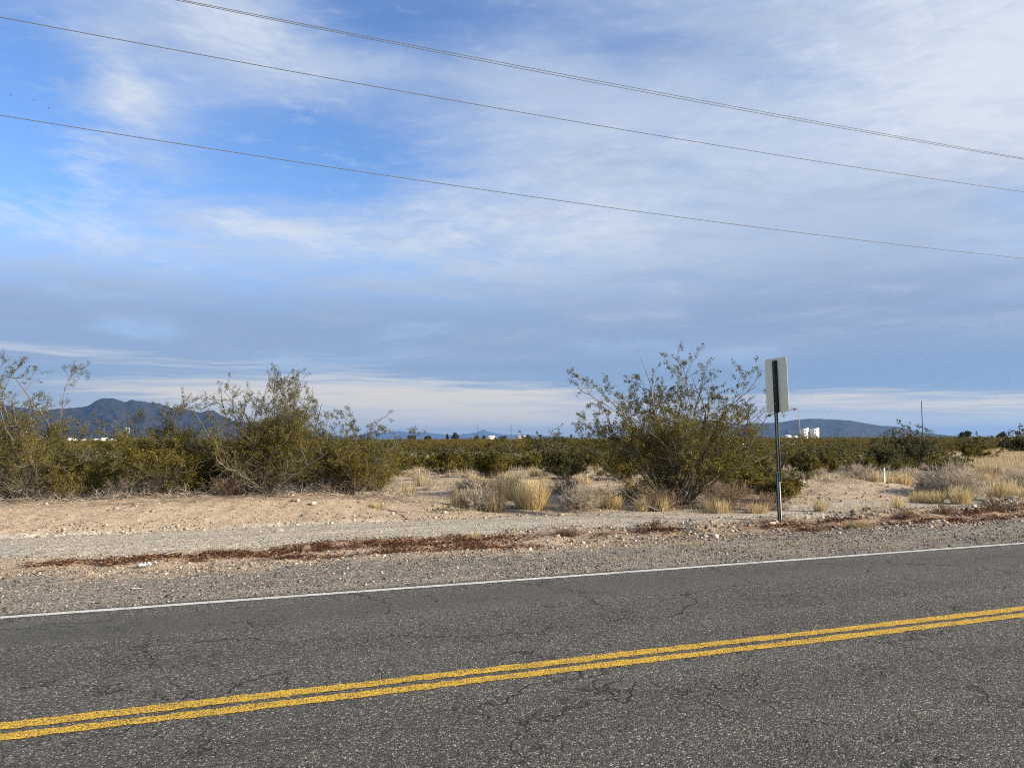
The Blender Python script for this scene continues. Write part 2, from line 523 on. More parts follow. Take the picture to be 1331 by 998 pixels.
strip('road', M['asphalt'], 1.35, ROAD_EDGE, 0.0, .05, 101, 6)
strip('centre_line', M['yellow'], 5.245, 5.37, .004, .018, 111)
strip('centre_line', M['yellow'], 5.445, 5.575, .004, .018, 131)
strip('edge_line', M['white'], 8.775, 8.885, .004, .007, 151)
strip('edge_line', M['white'], 1.62, 1.72, .004, .007, 171)

# ------------------------------------------------------------------ gravel + litter (uncountable)
ICO_T = None
def ico(sub):
    bm = bmesh.new(); bmesh.ops.create_icosphere(bm, subdivisions=sub, radius=1)
    v = np.array([x.co[:] for x in bm.verts]); f = np.array([[x.index for x in p.verts] for p in bm.faces])
    bm.free(); return v, f


IV, IF = ico(1)
bmx = bmesh.new(); bmesh.ops.create_cube(bmx, size=1.5)
bmesh.ops.bevel(bmx, geom=bmx.edges[:], offset=.35, segments=1, affect='EDGES')
bmesh.ops.triangulate(bmx, faces=bmx.faces[:])
bmx.verts.index_update()
CV = np.array([x.co[:] for x in bmx.verts]); CF = np.array([[x.index for x in p.verts] for p in bmx.faces]); bmx.free()


def rot_rand(n):
    q_ = RG.normal(size=(n, 4)); q_ /= np.linalg.norm(q_, axis=1, keepdims=True)
    w, x, y, z = q_.T
    return np.stack([np.stack([1-2*(y*y+z*z), 2*(x*y-z*w), 2*(x*z+y*w)], -1),
                     np.stack([2*(x*y+z*w), 1-2*(x*x+z*z), 2*(y*z-x*w)], -1),
                     np.stack([2*(x*z-y*w), 2*(y*z+x*w), 1-2*(x*x+y*y)], -1)], 1)


def stones(mb, X, Y, S, m=0, V=None, Fc=None):
    V = IV if V is None else V; Fc = IF if Fc is None else Fc
    n = len(X)
    dv = V[None]*(1+RG.normal(0, .16, (n, len(V), 1)))
    dv = dv*RG.uniform(.55, 1.1, (n, 1, 3))
    dv = np.einsum('nij,nvj->nvi', rot_rand(n), dv)*S[:, None, None]
    dv[:, :, 2] *= .75
    dv += np.stack([X, Y, gh(X, Y)+S*.22], -1)[:, None, :]
    f = (np.arange(n)*len(V))[:, None, None]+Fc[None]
    mb.add(dv, t=f, m=m)


def keep(X, Y, w):
    k = RG.random(len(X)) < w
    return X[k], Y[k]


def scatter_view(n, y0, y1, lo=-40, hi=1370, p=1.0):
    """random ground points within the strip y0..y1 as wide as the view there"""
    Y = y0+(y1-y0)*RG.random(n)**p
    a0 = YAW+math.atan((lo-665.5)/F); a1 = YAW+math.atan((hi-665.5)/F)
    X = Y*np.tan(a0)+RG.random(n)*(Y*(math.tan(a1)-math.tan(a0)))
    return X, Y


gmb = MB()
X, Y = scatter_view(42000, 8.9, 11.9)
w = .35+.65*sst(.35, .65, fbm(X*1.1, Y*1.6, 71, 3)*.5+.5)
w *= np.where(Y < 9.02, .35, 1)
X, Y = keep(X, Y, w)
S = np.clip(RG.lognormal(math.log(.0072), .55, len(X)), .004, .032)
stones(gmb, X, Y, S, 0, CV, CF)
# loose stones thrown onto the asphalt edge
# rubble bank right, berm foot and berm face
X, Y = scatter_view(9000, 11.2, 14.0, 640, 1370)
X, Y = keep(X, Y, .25+.75*sst(.45, .65, fbm(X*1.4, Y*2, 77, 3)*.5+.5))
S = np.clip(RG.lognormal(math.log(.014), .6, len(X)), .006, .06)
stones(gmb, X, Y, S, 1)
X, Y = scatter_view(5000, 16.1, 18.6, -40, 620)
X, Y = keep(X, Y, np.where(Y < 16.75, 1, .22)*(.3+.7*sst(.4, .6, fbm(X*1.3, Y*3, 83, 3)*.5+.5)))
S = np.clip(RG.lognormal(math.log(.014), .55, len(X)), .006, .055)
stones(gmb, X, Y, S, 1)
X, Y = scatter_view(2500, 11.4, 13.6, -40, 660)
S = np.clip(RG.lognormal(math.log(.012), .5, len(X)), .006, .04)
stones(gmb, X, Y, S, 1)
X, Y = scatter_view(6000, 13.6, 16.3)
S = np.clip(RG.lognormal(math.log(.009), .4, len(X)), .005, .025)
stones(gmb, X, Y, S, 1)
X, Y = scatter_view(5000, 16.2, 30, 560, 1370, 1.5)
S = np.clip(RG.lognormal(math.log(.018), .55, len(X)), .008, .06)
stones(gmb, X, Y, S, 1)
tag(gmb.build('gravel', [M['stone'], M['stone_pale']]), 'loose pale gravel spread over the verge and bank', 'gravel', kind='stuff')

# rust-brown litter
lm = MB()
X, Y = scatter_view(140000, 11.0, 14.0)
X, Y = keep(X, Y, .025*np.exp(-((Y-12.5)/.9)**2)+litter(X, Y)*(.10+.90*sst(.42, .60, fbm(X*2.0, Y*5.0, 91, 3)*.5+.5)))
n = len(X)
L = RG.uniform(.02, .10, n); az = RG.uniform(0, 2*math.pi, n); el = RG.normal(.1, .35, n)
d = np.stack([np.cos(az)*np.cos(el), np.sin(az)*np.cos(el), np.sin(el)], -1)
c0 = np.stack([X, Y, gh(X, Y)+RG.uniform(.004, .05, n)], -1)
Pp = c0[:, None, :]+d[:, None, :]*(np.array([-.5, 0, .5])[None, :, None]*L[:, None, None])
Pp[:, 1, 2] += RG.normal(0, .008, n)
wv = np.cross(d, RG.normal(size=(n, 3))); wv /= np.linalg.norm(wv, axis=1, keepdims=True)
W = wv[:, None, :]*np.array([.5, 1, .4])[None, :, None]*RG.uniform(.002, .007, n)[:, None, None]
lm.ribbons(Pp, W)
tag(lm.build('plant_litter', M['rust']), 'rust brown dead plant litter lying in patches along the verge', 'litter', kind='stuff')

# ------------------------------------------------------------------ plants
def nrm(v):
    return v/(np.linalg.norm(v, axis=-1, keepdims=True)+1e-9)


def grow(start, d, L, n, wig, up=0.):
    M_ = len(start)
    P_ = np.zeros((M_, n, 3)); P_[:, 0] = start
    d = nrm(d.copy())
    for i in range(1, n):
        d = nrm(d + RG.normal(0, wig, (M_, 3)) + np.array([0, 0, up]))
        P_[:, i] = P_[:, i-1] + d*(L/(n-1))[:, None]
    return P_


def sub(Pp, k, tlo, thi, dev, upb=0.):
    """k child starts/directions on every polyline"""
    M_, N_, _ = Pp.shape
    tt = RG.uniform(tlo, thi, (M_, k))*(N_-1)
    i = np.clip(tt.astype(int), 0, N_-2); fr = tt-i
    r = np.arange(M_)[:, None]
    st = Pp[r, i]*(1-fr[..., None]) + Pp[r, i+1]*fr[..., None]
    dd = nrm(Pp[r, i+1]-Pp[r, i])
    dd = nrm(dd + RG.normal(0, dev, dd.shape) + np.array([0, 0, upb]))
    return st.reshape(-1, 3), dd.reshape(-1, 3), (tt/(N_-1)).reshape(-1)


def creosote(H, R, nst=16, k1=6, k2=5, leaf=26, ls=.045, tall=3, dens_low=1.0, flare=1.0, top_sparse=.55, seed=0, low_k=None, lean=(0, 0), cut=.16, bare=20, tallt=.35):
    """returns three builders: stems, foliage (2 materials), dead branches. Vase of wiry stems, a dense
    skirt of twigs low down and thin sprays with leaf tufts on top."""
    global RG
    RG = np.random.default_rng(1000+seed)
    st = MB(); fo = MB(); de = MB()
    # main stems
    az = np.arange(nst)*2*math.pi/nst+RG.uniform(-.3, .3, nst)
    tilt = RG.uniform(.10, 1.05, nst)*flare
    tilt[:tall] *= tallt
    d = np.stack([np.cos(az)*np.sin(tilt)+lean[0], np.sin(az)*np.sin(tilt)+lean[1], np.cos(tilt)], -1)
    b0 = np.stack([np.cos(az), np.sin(az), az*0], -1)*RG.uniform(.02, .22, (nst, 1))*min(1, R)
    b0[:, 2] = -.05
    Ln = RG.uniform(.70, .90, nst)/np.sqrt((np.sin(tilt)/R)**2+(np.cos(tilt)/H)**2)
    Ln[:tall] = H*RG.uniform(.80, .95, tall)*(1 if tallt < .5 else (1-.25*(tilt[:tall]/max(.1, tilt[:tall].max()))**2))
    if tallt > .5:
        pm = RG.permutation(nst); az = az[pm]
        d = np.stack([np.cos(az)*np.sin(tilt), np.sin(az)*np.sin(tilt), np.cos(tilt)], -1)
        b0 = np.stack([np.cos(az), np.sin(az), az*0-.05], -1)*np.array([.15, .15, 1])
    S0 = grow(b0, d, Ln, 12, .19, .035)
    r0 = np.linspace(1, .18, 12)[None]*RG.uniform(.013, .026, nst)[:, None]*(H/2.5)**.7
    st.tubes(S0, r0, 5)
    # branches
    s, dd, tt = sub(S0, k1, .25, .97, .62, .06)
    L1 = RG.uniform(.14, .32, len(s))*(H+R)*.55*(1.1-.55*tt)
    S1 = grow(s, dd, L1, 7, .24, .05)
    st.tubes(S1, np.linspace(1, .3, 7)[None]*RG.uniform(.005, .010, len(s))[:, None]*(H/2.5)**.5, 3)
    # twigs
    s, dd, tt2 = sub(S1, k2, .35, 1.0, .65, .10)
    L2 = RG.uniform(.06, .15, len(s))*H**.7
    S2 = grow(s, dd, L2, 5, .26, .05)
    st.tubes(S2, np.linspace(1, .45, 5)[None]*RG.uniform(.0022, .0042, len(s))[:, None], 3)
    # low bushy twigs filling the skirt
    lowk = low_k if low_k is not None else int(46*dens_low)
    s, dd, tt3 = sub(S0, lowk, .10, .58, .75, .10)
    L3 = RG.uniform(.12, .34, len(s))*H**.8
    S3 = grow(s, dd, L3, 5, .24, .04)
    S3 = S3[(S3[:, -1, 2] > .12)]
    st.tubes(S3, np.linspace(1, .4, 5)[None]*RG.uniform(.0025, .005, len(S3))[:, None], 3)

    # bare grey twigs tangled round the foot
    s, dd, _ = sub(S0, bare, .02, .40, .8, .05)
    S4 = grow(s, dd, RG.uniform(.10, .30, len(s))*H**.7, 5, .28, .02)
    S4[:, :, 2] = np.maximum(S4[:, :, 2], 0)
    de.tubes(S4, np.linspace(1, .4, 5)[None]*RG.uniform(.0022, .0048, len(s))[:, None], 3)

    def tuft(SS, k, spread, size, m, lo):
        M_, N_, _ = SS.shape
        t_ = (lo+(1-lo)*RG.random((M_, k))**.8)*(N_-1)
        i = np.clip(t_.astype(int), 0, N_-2); fr = (t_-i)[..., None]; r = np.arange(M_)[:, None]
        C = SS[r, i]*(1-fr)+SS[r, i+1]*fr + RG.normal(0, spread, (M_, k, 3))
        C = C.reshape(-1, 3); C = C[C[:, 2] > (.06+cut*H*RG.random(len(C))**.7)]
        fo.leaves(C, RG.uniform(.6, 1.3, len(C))*size, .55, m)
    top = S2[:, -1, 2]/H
    lowm = top < .52
    prob = np.where(top > top_sparse, .74, 1.)
    kk = RG.random(len(S2)) < prob
    tuft(S2[lowm & kk], leaf, .028, ls, 0, .15)
    tuft(S2[~lowm & kk], leaf, .024, ls*.92, 1, .45)
    tuft(S3, max(8, int(leaf*.7)), .032, ls, 0, .35)
    # bare dead branches round the skirt
    nd = max(4, int(nst*.5))
    az = RG.uniform(0, 2*math.pi, nd); tilt = RG.uniform(.75, 1.35, nd)
    d = np.stack([np.cos(az)*np.sin(tilt), np.sin(az)*np.sin(tilt), np.cos(tilt)], -1)
    b = np.zeros((nd, 3)); b[:, 2] = -.02
    D0 = grow(b, d, min(R, 1.9)*RG.uniform(.45, .95, nd), 9, .30, .01)
    D0[:, :, 2] = np.maximum(D0[:, :, 2]*.8, .01)
    de.tubes(D0, np.linspace(1, .3, 9)[None]*RG.uniform(.009, .016, nd)[:, None], 4)
    s, dd, _ = sub(D0, 5, .3, .98, .7, .05)
    D1 = grow(s, dd, RG.uniform(.15, .5, len(s)), 6, .3, .0)
    D1[:, :, 2] = np.maximum(D1[:, :, 2], .0)
    de.tubes(D1, np.linspace(1, .35, 6)[None]*RG.uniform(.003, .007, len(s))[:, None], 3)
    return st, fo, de


LEAFS = lambda dark=False: [M['leaf_dark' if dark else 'leaf'], M['leaf_top']]
BUSHES = []                      # footprints, to keep the mid field off them


def put_bush(label, px, d, H, R, dark=False, group=None, rz=0, src=None, sc_=1., **kw):
    x, y = on_d(px, d)
    root = empty('creosote_bush', (x, y, float(gh(x, y))), rz)
    tag(root, label, 'bush', group)
    st, fo, de = creosote(H, R, **kw)
    st.build('stems', M['stem'], root); fo.build('foliage', LEAFS(dark), root)
    de.build('dead_branches', M['dead'], root)
    BUSHES.append((x, y, R*.7))
    return root


# front row, left
put_bush('tall creosote bush with long leafy sprays at the far left of the sandy bank', 22, 17.0, 3.75, 2.0, nst=24, k1=7, k2=6, leaf=40, tall=5, dens_low=.9, seed=1, top_sparse=.5, ls=.031, cut=.32)
put_bush('low bare based creosote bush with pale crooked dead branches, right of the far left one', 100, 17.4, 1.6, 1.4, nst=18, k1=6, k2=5, leaf=40, seed=2, dens_low=.9, ls=.031, cut=.32)
put_bush('creosote bush with one upright leafy peak standing before the highest mountain slope', 205, 17.7, 2.85, 1.15, nst=20, k1=6, k2=5, leaf=46, ls=.031, seed=3, flare=.65, tall=3, dens_low=.9, cut=.30)
put_bush('short olive creosote bush squeezed between the peaked bush and the widest left bush', 262, 18.4, 1.9, 1.3, nst=18, leaf=44, ls=.031, seed=4)
put_bush('wide creosote bush with a fan of sunlit upper sprays, largest of the left row', 345, 18.0, 3.35, 2.3, nst=34, k1=7, k2=6, leaf=36, ls=.031, tall=11, seed=5, flare=.8, top_sparse=.45, cut=.30)
put_bush('rounded creosote bush at the right end of the left row beside the sandy gap', 455, 18.8, 2.5, 1.7, nst=22, leaf=44, ls=.031, tall=3, seed=6, flare=.95)
put_bush('small creosote bush with two thin sprays leaning into the sandy gap', 487, 20.5, 2.15, 1.1, nst=15, leaf=34, ls=.031, tall=2, seed=7)
# second row, left
for k, (px, d, H, lab) in enumerate([
        (-30, 21.5, 2.5, 'creosote bush half cut by the photo edge behind the far left bush'),
        (62, 22.5, 1.6, 'olive creosote bush in the second row, left of the row of white buildings'),
        (150, 23.0, 1.5, 'olive creosote bush in the second row under the violet topped sign tower'),
        (228, 23.5, 1.6, 'olive creosote bush in the second row behind the peaked bush'),
        (300, 24.0, 1.65, 'olive creosote bush in the second row behind the thin upright sprig'),
        (390, 24.5, 1.65, 'olive creosote bush in the second row behind the widest left bush'),
        (432, 23.0, 1.6, 'olive creosote bush in the second row behind the rounded end bush')]):
    put_bush(lab, px, d, H, 1.6, nst=14, k1=5, k2=5, leaf=26, seed=20+k, tall=2, dens_low=1.0)
# the big one at the sign
put_bush('largest creosote bush, wide vase of pale stems left of the road sign', 880, 19.9, 4.55, 3.75, nst=38, k1=8, k2=7, leaf=42, tall=18, tallt=.68, seed=47, flare=1.15, dens_low=.6, top_sparse=.30, ls=.040, cut=.14)
put_bush('olive creosote bush just left of the sign post with an orange brown sprig', 975, 22.5, 1.75, 1.3, nst=14, leaf=30, tall=1, seed=41)
put_bush('green based low creosote bush immediately behind the sign post', 1012, 20.5, 1.15, .8, nst=12, leaf=26, tall=1, seed=42)
put_bush('dark shaded creosote bush behind the golden grass clump', 735, 30.5, 1.95, 1.5, dark=True, nst=14, leaf=30, seed=43, ls=.055)
put_bush('olive creosote bush behind the left grey shrub in the clearing', 640, 31.5, 1.75, 1.7, nst=14, leaf=30, seed=44, ls=.055)
put_bush('dense creosote bush at the far end of the sandy gap', 575, 35, 1.7, 1.8, nst=14, leaf=30, seed=45, ls=.06)
put_bush('olive creosote bush left of the largest bush, over bare soil', 812, 29, 1.6, 1.5, nst=14, leaf=28, seed=46, ls=.055)
put_bush('dark creosote bush with tall thin sprays before the tall utility pole', 1188, 40, 2.75, 2.1, dark=True, nst=20, leaf=26, tall=8, seed=47, ls=.06, k1=7)
put_bush('dark low creosote bush behind the white marker stake', 1150, 38, 1.75, 2.0, dark=True, nst=14, leaf=28, seed=48, ls=.06)
put_bush('open creosote bush with pale twigs between the sign post and the marker stake', 1075, 35, 1.55, 1.7, nst=14, leaf=22, seed=49, ls=.055)
put_bush('low creosote bush on bare soil right behind the sign post bush', 1040, 31, 1.5, 1.4, nst=14, leaf=26, seed=50, ls=.055)
put_bush('creosote bush at the left margin of the yellow grass field', 1262, 52, 2.1, 2.2, nst=14, leaf=26, seed=51, ls=.07)
put_bush('tall sprig topped creosote bush at the far right photo edge', 1326, 72, 2.9, 2.4, dark=True, nst=14, leaf=26, seed=52, ls=.08)
put_bush('lone creosote bush with a tall thin crown on the skyline left of the largest bush', 714, 58, 3.1, 1.5, dark=True, nst=14, leaf=14, tall=3, seed=53, ls=.075, flare=.9)

# mid field: a few forms copied
RG = np.random.default_rng(99)
protos = []
for k, (H_, R_, fl, ta) in enumerate([(1.7, 1.4, 1., 2), (1.5, 1.9, 1.25, 1), (2.0, 1.2, .8, 4), (1.6, 1.6, 1.1, 3), (1.35, 1.6, 1.3, 1), (1.9, 1.5, .95, 5)]):
    st, fo, de = creosote(H_, R_, nst=14, k1=4, k2=3, leaf=30, ls=.054, tall=ta, seed=70+k, low_k=30, cut=.05, bare=6, flare=fl)
    me_s = st.mesh('stems', M['stem']); me_f = fo.mesh('foliage', [M['leaf'], M['leaf_top']]); me_d = de.mesh('dead_branches', M['dead'])
    protos.append((me_s, me_f, me_d))
fars = []
for k, (H_, R_, fl, ta) in enumerate([(1.7, 1.5, 1., 1), (1.4, 2.0, 1.3, 0), (2.0, 1.4, .85, 3), (1.6, 1.7, 1.1, 2), (1.8, 1.9, 1.2, 4)]):
    st, fo, de = creosote(H_, R_, nst=12, k1=4, k2=2, leaf=22, ls=.082, tall=ta, seed=80+k, low_k=18, cut=.03, bare=3, flare=fl)
    b = MB()
    b.v = st.v+fo.v; b.n = st.n+fo.n
    b.q = st.q+[a+st.n for a in fo.q]; b.mq = [np.zeros(len(a), int) for a in st.q]+[m_+1 for m_ in fo.mq]
    fars.append(b.mesh('creosote_bush', [M['stem'], M['leaf'], M['leaf_top']]))

RG = np.random.default_rng(123)
pts = []
def px_of(x, y):
    d_ = x*VX[0]+y*VX[1]; l_ = x*RX[0]+y*RX[1]
    return 665.5+F*l_/d_, d_
def open_ground(px, d):
    x_, y_ = on_d(px, d)
    if d < 220 and float(fbm(np.array(x_*.055), np.array(y_*.055), 61, 3)) > .15: return True
    """clearings the photo shows: sandy gap, grass field at the right"""
    if d < 34 and 480 < px < 1400: return True
    if d < 26: return True
    if px > 1235 and d < 95 - max(0, (1300-px))*.5: return True
    if 500 < px < 560 and d < 40: return True
    if 745 < px < 800 and d < 36: return True
    return False
cell = {}
cands = []
for _ in range(60000):
    d = 26+ (470-26)*random.random()**1.9
    px = random.uniform(-60, 1400)
    cands.append((d, px))
cands.sort()
for d, px in cands:
    if open_ground(px, d): continue
    x, y = on_d(px, d)
    r = 1.2+d*.006+random.random()**1.5*1.7
    key = (int(x//3), int(y//3)); ok = True
    for i in (-1, 0, 1):
        for j in (-1, 0, 1):
            for (a, b, r2) in cell.get((key[0]+i, key[1]+j), ()):
                if (a-x)**2+(b-y)**2 < r*r: ok = False
    if not ok: continue
    if any((a-x)**2+(b-y)**2 < (q_+.5)**2 for a, b, q_ in BUSHES): continue
    cell.setdefault(key, []).append((x, y, r)); pts.append((d, px, x, y))
print('mid bushes', len(pts))
N_IND, N_PARTS = 270, 80
GL = 'creosote bushes of the belt across the middle distance'
LABM = 'olive brown creosote bush in the low dense belt stretching to the skyline'
for i, (d, px, x, y) in enumerate(pts[:N_IND]):
    h = random.uniform(.45, 1.08)
    if random.random() < .10: h *= 1.35
    wx = random.uniform(.95, 1.35)
    loc = (x, y, float(gh(x, y))); rz = random.uniform(0, 6.28)
    if i < N_PARTS:
        r_ = empty('creosote_bush', loc, rz); r_.scale = (h*wx, h*wx, h)
        for me_, nm in zip(protos[random.randrange(6)], ('stems', 'foliage', 'dead_branches')):
            o = bpy.data.objects.new(nm, me_); COL.objects.link(o); o.parent = r_
    else:
        r_ = bpy.data.objects.new('creosote_bush', fars[random.randrange(5)]); COL.objects.link(r_)
        r_.location = loc; r_.rotation_euler = (0, 0, rz); r_.scale = (h*wx, h*wx, h)
    tag(r_, LABM, 'bush', GL)
# the rest of the belt, too many to count
fb = MB()
rest = pts[N_IND:]
nb = len(rest)
for (d, px, x, y) in rest:
    k = int(np.clip(1500*(90/d), 140, 1500)); h = random.uniform(.95, 1.5)+.25*(random.random() < .08); w_ = h*1.05
    s_ = .095*max(1, d/75)**.9
    u = RG.normal(size=(k, 3)); u = nrm(u)*RG.random((k, 1))**.4
    c_ = u*np.array([w_, w_, h*.5])+np.array([x, y, float(gh(x, y))+h*.52])
    c_[:, 0:2] += (RG.normal(0, .12, (k, 2)))
    # ragged tops: a few taller sprays
    tp = RG.random(k) < .08
    c_[tp, 2] += RG.uniform(0, .45, tp.sum())*h
    fb.leaves(c_, RG.uniform(.7, 1.4, k)*s_, .6)
tag(fb.build('shrubland', M['far_leaf']), 'olive brown creosote scrub covering the plain up to the skyline', 'scrub', kind='stuff')
# brown litter and fallen twigs gathered round the bushes
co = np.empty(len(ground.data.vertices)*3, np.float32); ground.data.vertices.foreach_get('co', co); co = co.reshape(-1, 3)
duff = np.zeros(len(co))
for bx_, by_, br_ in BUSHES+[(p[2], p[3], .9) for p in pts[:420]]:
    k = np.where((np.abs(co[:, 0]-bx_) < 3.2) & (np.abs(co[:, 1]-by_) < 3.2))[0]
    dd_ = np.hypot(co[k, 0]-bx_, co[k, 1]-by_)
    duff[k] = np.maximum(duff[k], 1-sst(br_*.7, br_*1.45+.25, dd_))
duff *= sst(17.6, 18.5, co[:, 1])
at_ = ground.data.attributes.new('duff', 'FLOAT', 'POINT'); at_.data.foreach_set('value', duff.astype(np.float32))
RG = np.random.default_rng(777)
tl = MB()
bb_ = [b_ for b_ in BUSHES if math.hypot(b_[0], b_[1]) < 30]
n = 9000
ki = RG.integers(0, len(bb_), n); ang = RG.uniform(0, 6.28, n)
rad_ = np.array([b_[2] for b_ in bb_])[ki]*1.35*np.sqrt(RG.random(n))+.15
X = np.array([b_[0] for b_ in bb_])[ki]+np.cos(ang)*rad_; Y = np.array([b_[1] for b_ in bb_])[ki]+np.sin(ang)*rad_
k = Y > 17.9; X, Y = X[k], Y[k]; n = len(X)
a_ = RG.uniform(0, 6.28, n); e_ = RG.normal(.12, .25, n)
S_ = grow(np.stack([X, Y, gh(X, Y)+RG.uniform(.0, .05, n)], -1), np.stack([np.cos(a_)*np.cos(e_), np.sin(a_)*np.cos(e_), np.sin(e_)], -1), RG.uniform(.08, .45, n), 4, .3)
tl.tubes(S_, np.array([1, .9, .7, .4])[None]*RG.uniform(.002, .006, n)[:, None], 3)
tag(tl.build('twig_litter', M['dry_twig']), 'fallen grey twigs littering the soil under the near creosote bushes', 'twigs', kind='stuff')
# --- dry grey shrubs and grass clumps
def dry_shrub(H, R, n, seed, th=.0035):
    global RG
    RG = np.random.default_rng(2000+seed)
    tw = MB()
    az = RG.uniform(0, 2*math.pi, n//14+8); ct = RG.uniform(.02, 1, len(az)); sn = np.sqrt(1-ct**2)
    d = np.stack([np.cos(az)*sn, np.sin(az)*sn, ct+.08], -1)
    Ln = (1/np.sqrt((sn/R)**2+(ct/H)**2))*RG.uniform(.6, .9, len(az))
    S0 = grow(np.zeros((len(az), 3)), d, Ln, 6, .15, .03)
    tw.tubes(S0, np.linspace(1, .4, 6)[None]*RG.uniform(.004, .008, len(az))[:, None], 3)
    s, dd, _ = sub(S0, 7, .3, 1, .55, .12)
    S1 = grow(s, dd, RG.uniform(.12, .30, len(s))*(H+R)*.55, 5, .25, .06)
    S1[:, :, 2] = np.maximum(S1[:, :, 2], .0)
    tw.tubes(S1, np.linspace(1, .5, 5)[None]*RG.uniform(.6, 1, len(s))[:, None]*th, 3)
    s, dd, _ = sub(S1, 6, .2, 1, .7, .12)
    S2 = grow(s, dd, RG.uniform(.06, .15, len(s))*(H+R)*.5, 4, .3, .06)
    S2[:, :, 2] = np.maximum(S2[:, :, 2], .0)
    wv = nrm(RG.normal(size=(len(s), 3)))
    tw.ribbons(S2, wv[:, None, :]*np.array([1, 1, .8, .3])[None, :, None]*th*.75)
    return tw


def tuft_mb(H, R, n, seed, w=.004, lean=.35):
    global RG
    RG = np.random.default_rng(3000+seed)
    b = MB()
    az = RG.uniform(0, 2*math.pi, n); rr = R*.6*np.sqrt(RG.random(n))
    base = np.stack([np.cos(az)*rr, np.sin(az)*rr, np.full(n, -.03)], -1)
    ti = np.abs(RG.normal(0, lean, n))*(.3+rr/(R*.6+1e-6))
    a2 = az+RG.normal(0, .6, n)
    d = np.stack([np.cos(a2)*np.sin(ti), np.sin(a2)*np.sin(ti), np.cos(ti)], -1)
    Sg = grow(base, d, H*RG.uniform(.45, 1.08, n), 5, .07, -.03)
    wv = np.stack([-np.sin(a2+.5), np.cos(a2+.5), a2*0], -1)
    b.ribbons(Sg, wv[:, None, :]*np.array([1, 1, .9, .6, .15])[None, :, None]*(w*RG.uniform(.6, 1.3, n))[:, None, None])
    return b


def put_shrub(label, px, d, H, R, n=900, mt='dry_twig', group=None, seed=0, th=.0035):
    x, y = on_d(px, d)
    return tag(dry_shrub(H, R, n, seed, th).build('dry_shrub', M[mt], loc=(x, y, float(gh(x, y))-.02)), label, 'dry shrub', group)


def put_tuft(label, px, d, H, R, n=500, mt='straw', group=None, seed=0, w=.005, lean=.35):
    x, y = on_d(px, d)
    return tag(tuft_mb(H, R, n, seed, w, lean).build('grass_tuft', M[mt], loc=(x, y, float(gh(x, y)))), label, 'grass', group)


put_shrub('pale grey dry shrub at the left end of the clearing, beside a shadow on sand', 622, 18.5, .78, .66, 1500, seed=1)
put_shrub('round brown grey dry shrub right of the golden grass clump', 752, 18.7, .88, .70, 1700, seed=2)
put_shrub('grey dry shrub behind and left of the golden grass, paler on top', 605, 21.5, .55, .6, 700, seed=3)
put_shrub('large rounded pinkish grey dry shrub by the yellow grass at the right', 1234, 22.4, 1.2, 1.0, 3200, seed=4, th=.005)
put_shrub('wide low grey dry shrub left of the white marker stake', 1113, 25.5, .58, .85, 1100, seed=5, th=.004)
put_shrub('second low grey dry shrub just right of the white marker stake', 1160, 26.5, .5, .55, 700, seed=6, th=.004)
put_shrub('low reddish brown dry shrub between the marker stake and the pinkish grey shrub', 1196, 23.2, .34, .6, 600, 'pink_twig', seed=7)
put_shrub('grey dry shrub at the right photo edge behind yellow tufts', 1318, 24.5, .75, .8, 900, seed=8, th=.004)
put_shrub('brown tangled dry shrub under the right side of the largest bush', 945, 18.9, .75, .95, 1300, 'pink_twig', seed=9)
put_shrub('brown twiggy dry shrub under the left side of the largest bush', 855, 19.0, .6, .8, 1000, 'pink_twig', seed=10)
put_shrub('brown twiggy dry shrub just left of the sign post foot', 995, 18.6, .5, .6, 900, 'pink_twig', seed=11)
put_shrub('small grey dry shrub behind the two straw tufts of the sandy gap', 560, 24.5, .4, .5, 500, seed=12)
put_shrub('grey brown dry shrub at the foot of the rounded end bush', 430, 18.6, .45, .6, 600, seed=13)
put_shrub('grey dry shrub low under the far left bush', 30, 17.2, .55, .9, 900, seed=14)
put_shrub('grey dry shrub low at the foot of the peaked creosote bush', 175, 17.4, .5, .8, 800, seed=15)
put_shrub('brown dry shrub low at the foot of the widest left bush', 300, 17.6, .45, .8, 800, 'pink_twig', seed=16)
put_shrub('lone brown dry shrub right of the pinkish grey shrub in the grass', 1285, 27.5, .6, .7, 700, 'pink_twig', seed=17)

put_tuft('tall golden grass clump in the centre of the clearing, brightest of all', 690, 18.8, .78, .55, 1700, seed=1, lean=.34)
put_tuft('pale golden grass behind the golden clump, left of its top', 655, 20.6, .75, .6, 900, 'straw', seed=2, lean=.36)
put_tuft('pale straw grass hanging at the right side of the left grey shrub', 645, 18.3, .5, .3, 300, 'straw_pale', seed=3)
put_tuft('pale straw grass at the left side of the left grey shrub', 597, 18.6, .5, .3, 280, 'straw_pale', seed=4)
put_tuft('small orange yellow grass tuft right of the round brown grey shrub', 797, 18.9, .45, .24, 350, seed=5)
put_tuft('pale straw grass between the round shrub and the orange yellow tuft', 775, 19.1, .5, .35, 350, 'straw_pale', seed=6)
put_tuft('small straw tuft in front of the dead skirt of the largest bush, left one', 832, 18.6, .42, .2, 200, seed=7)
put_tuft('small straw tuft in front of the dead skirt of the largest bush, right one', 858, 18.7, .42, .22, 220, seed=8)
put_tuft('straw tuft alone in the sandy gap beside the rounded end bush', 532, 21.5, .33, .33, 300, seed=9)
put_tuft('thin straw tuft at the back of the sandy gap', 551, 26, .5, .4, 300, 'straw_pale', seed=10)
put_tuft('thin dry tuft on the sandy bank near the track', 490, 17.3, .18, .22, 140, 'straw_pale', seed=11)
put_tuft('straw tuft standing directly before the pinkish grey shrub', 1243, 20.3, .55, .35, 420, seed=12)
put_tuft('straw tuft left of the pinkish grey shrub beside the reddish shrub', 1210, 20.6, .42, .4, 380, seed=13)
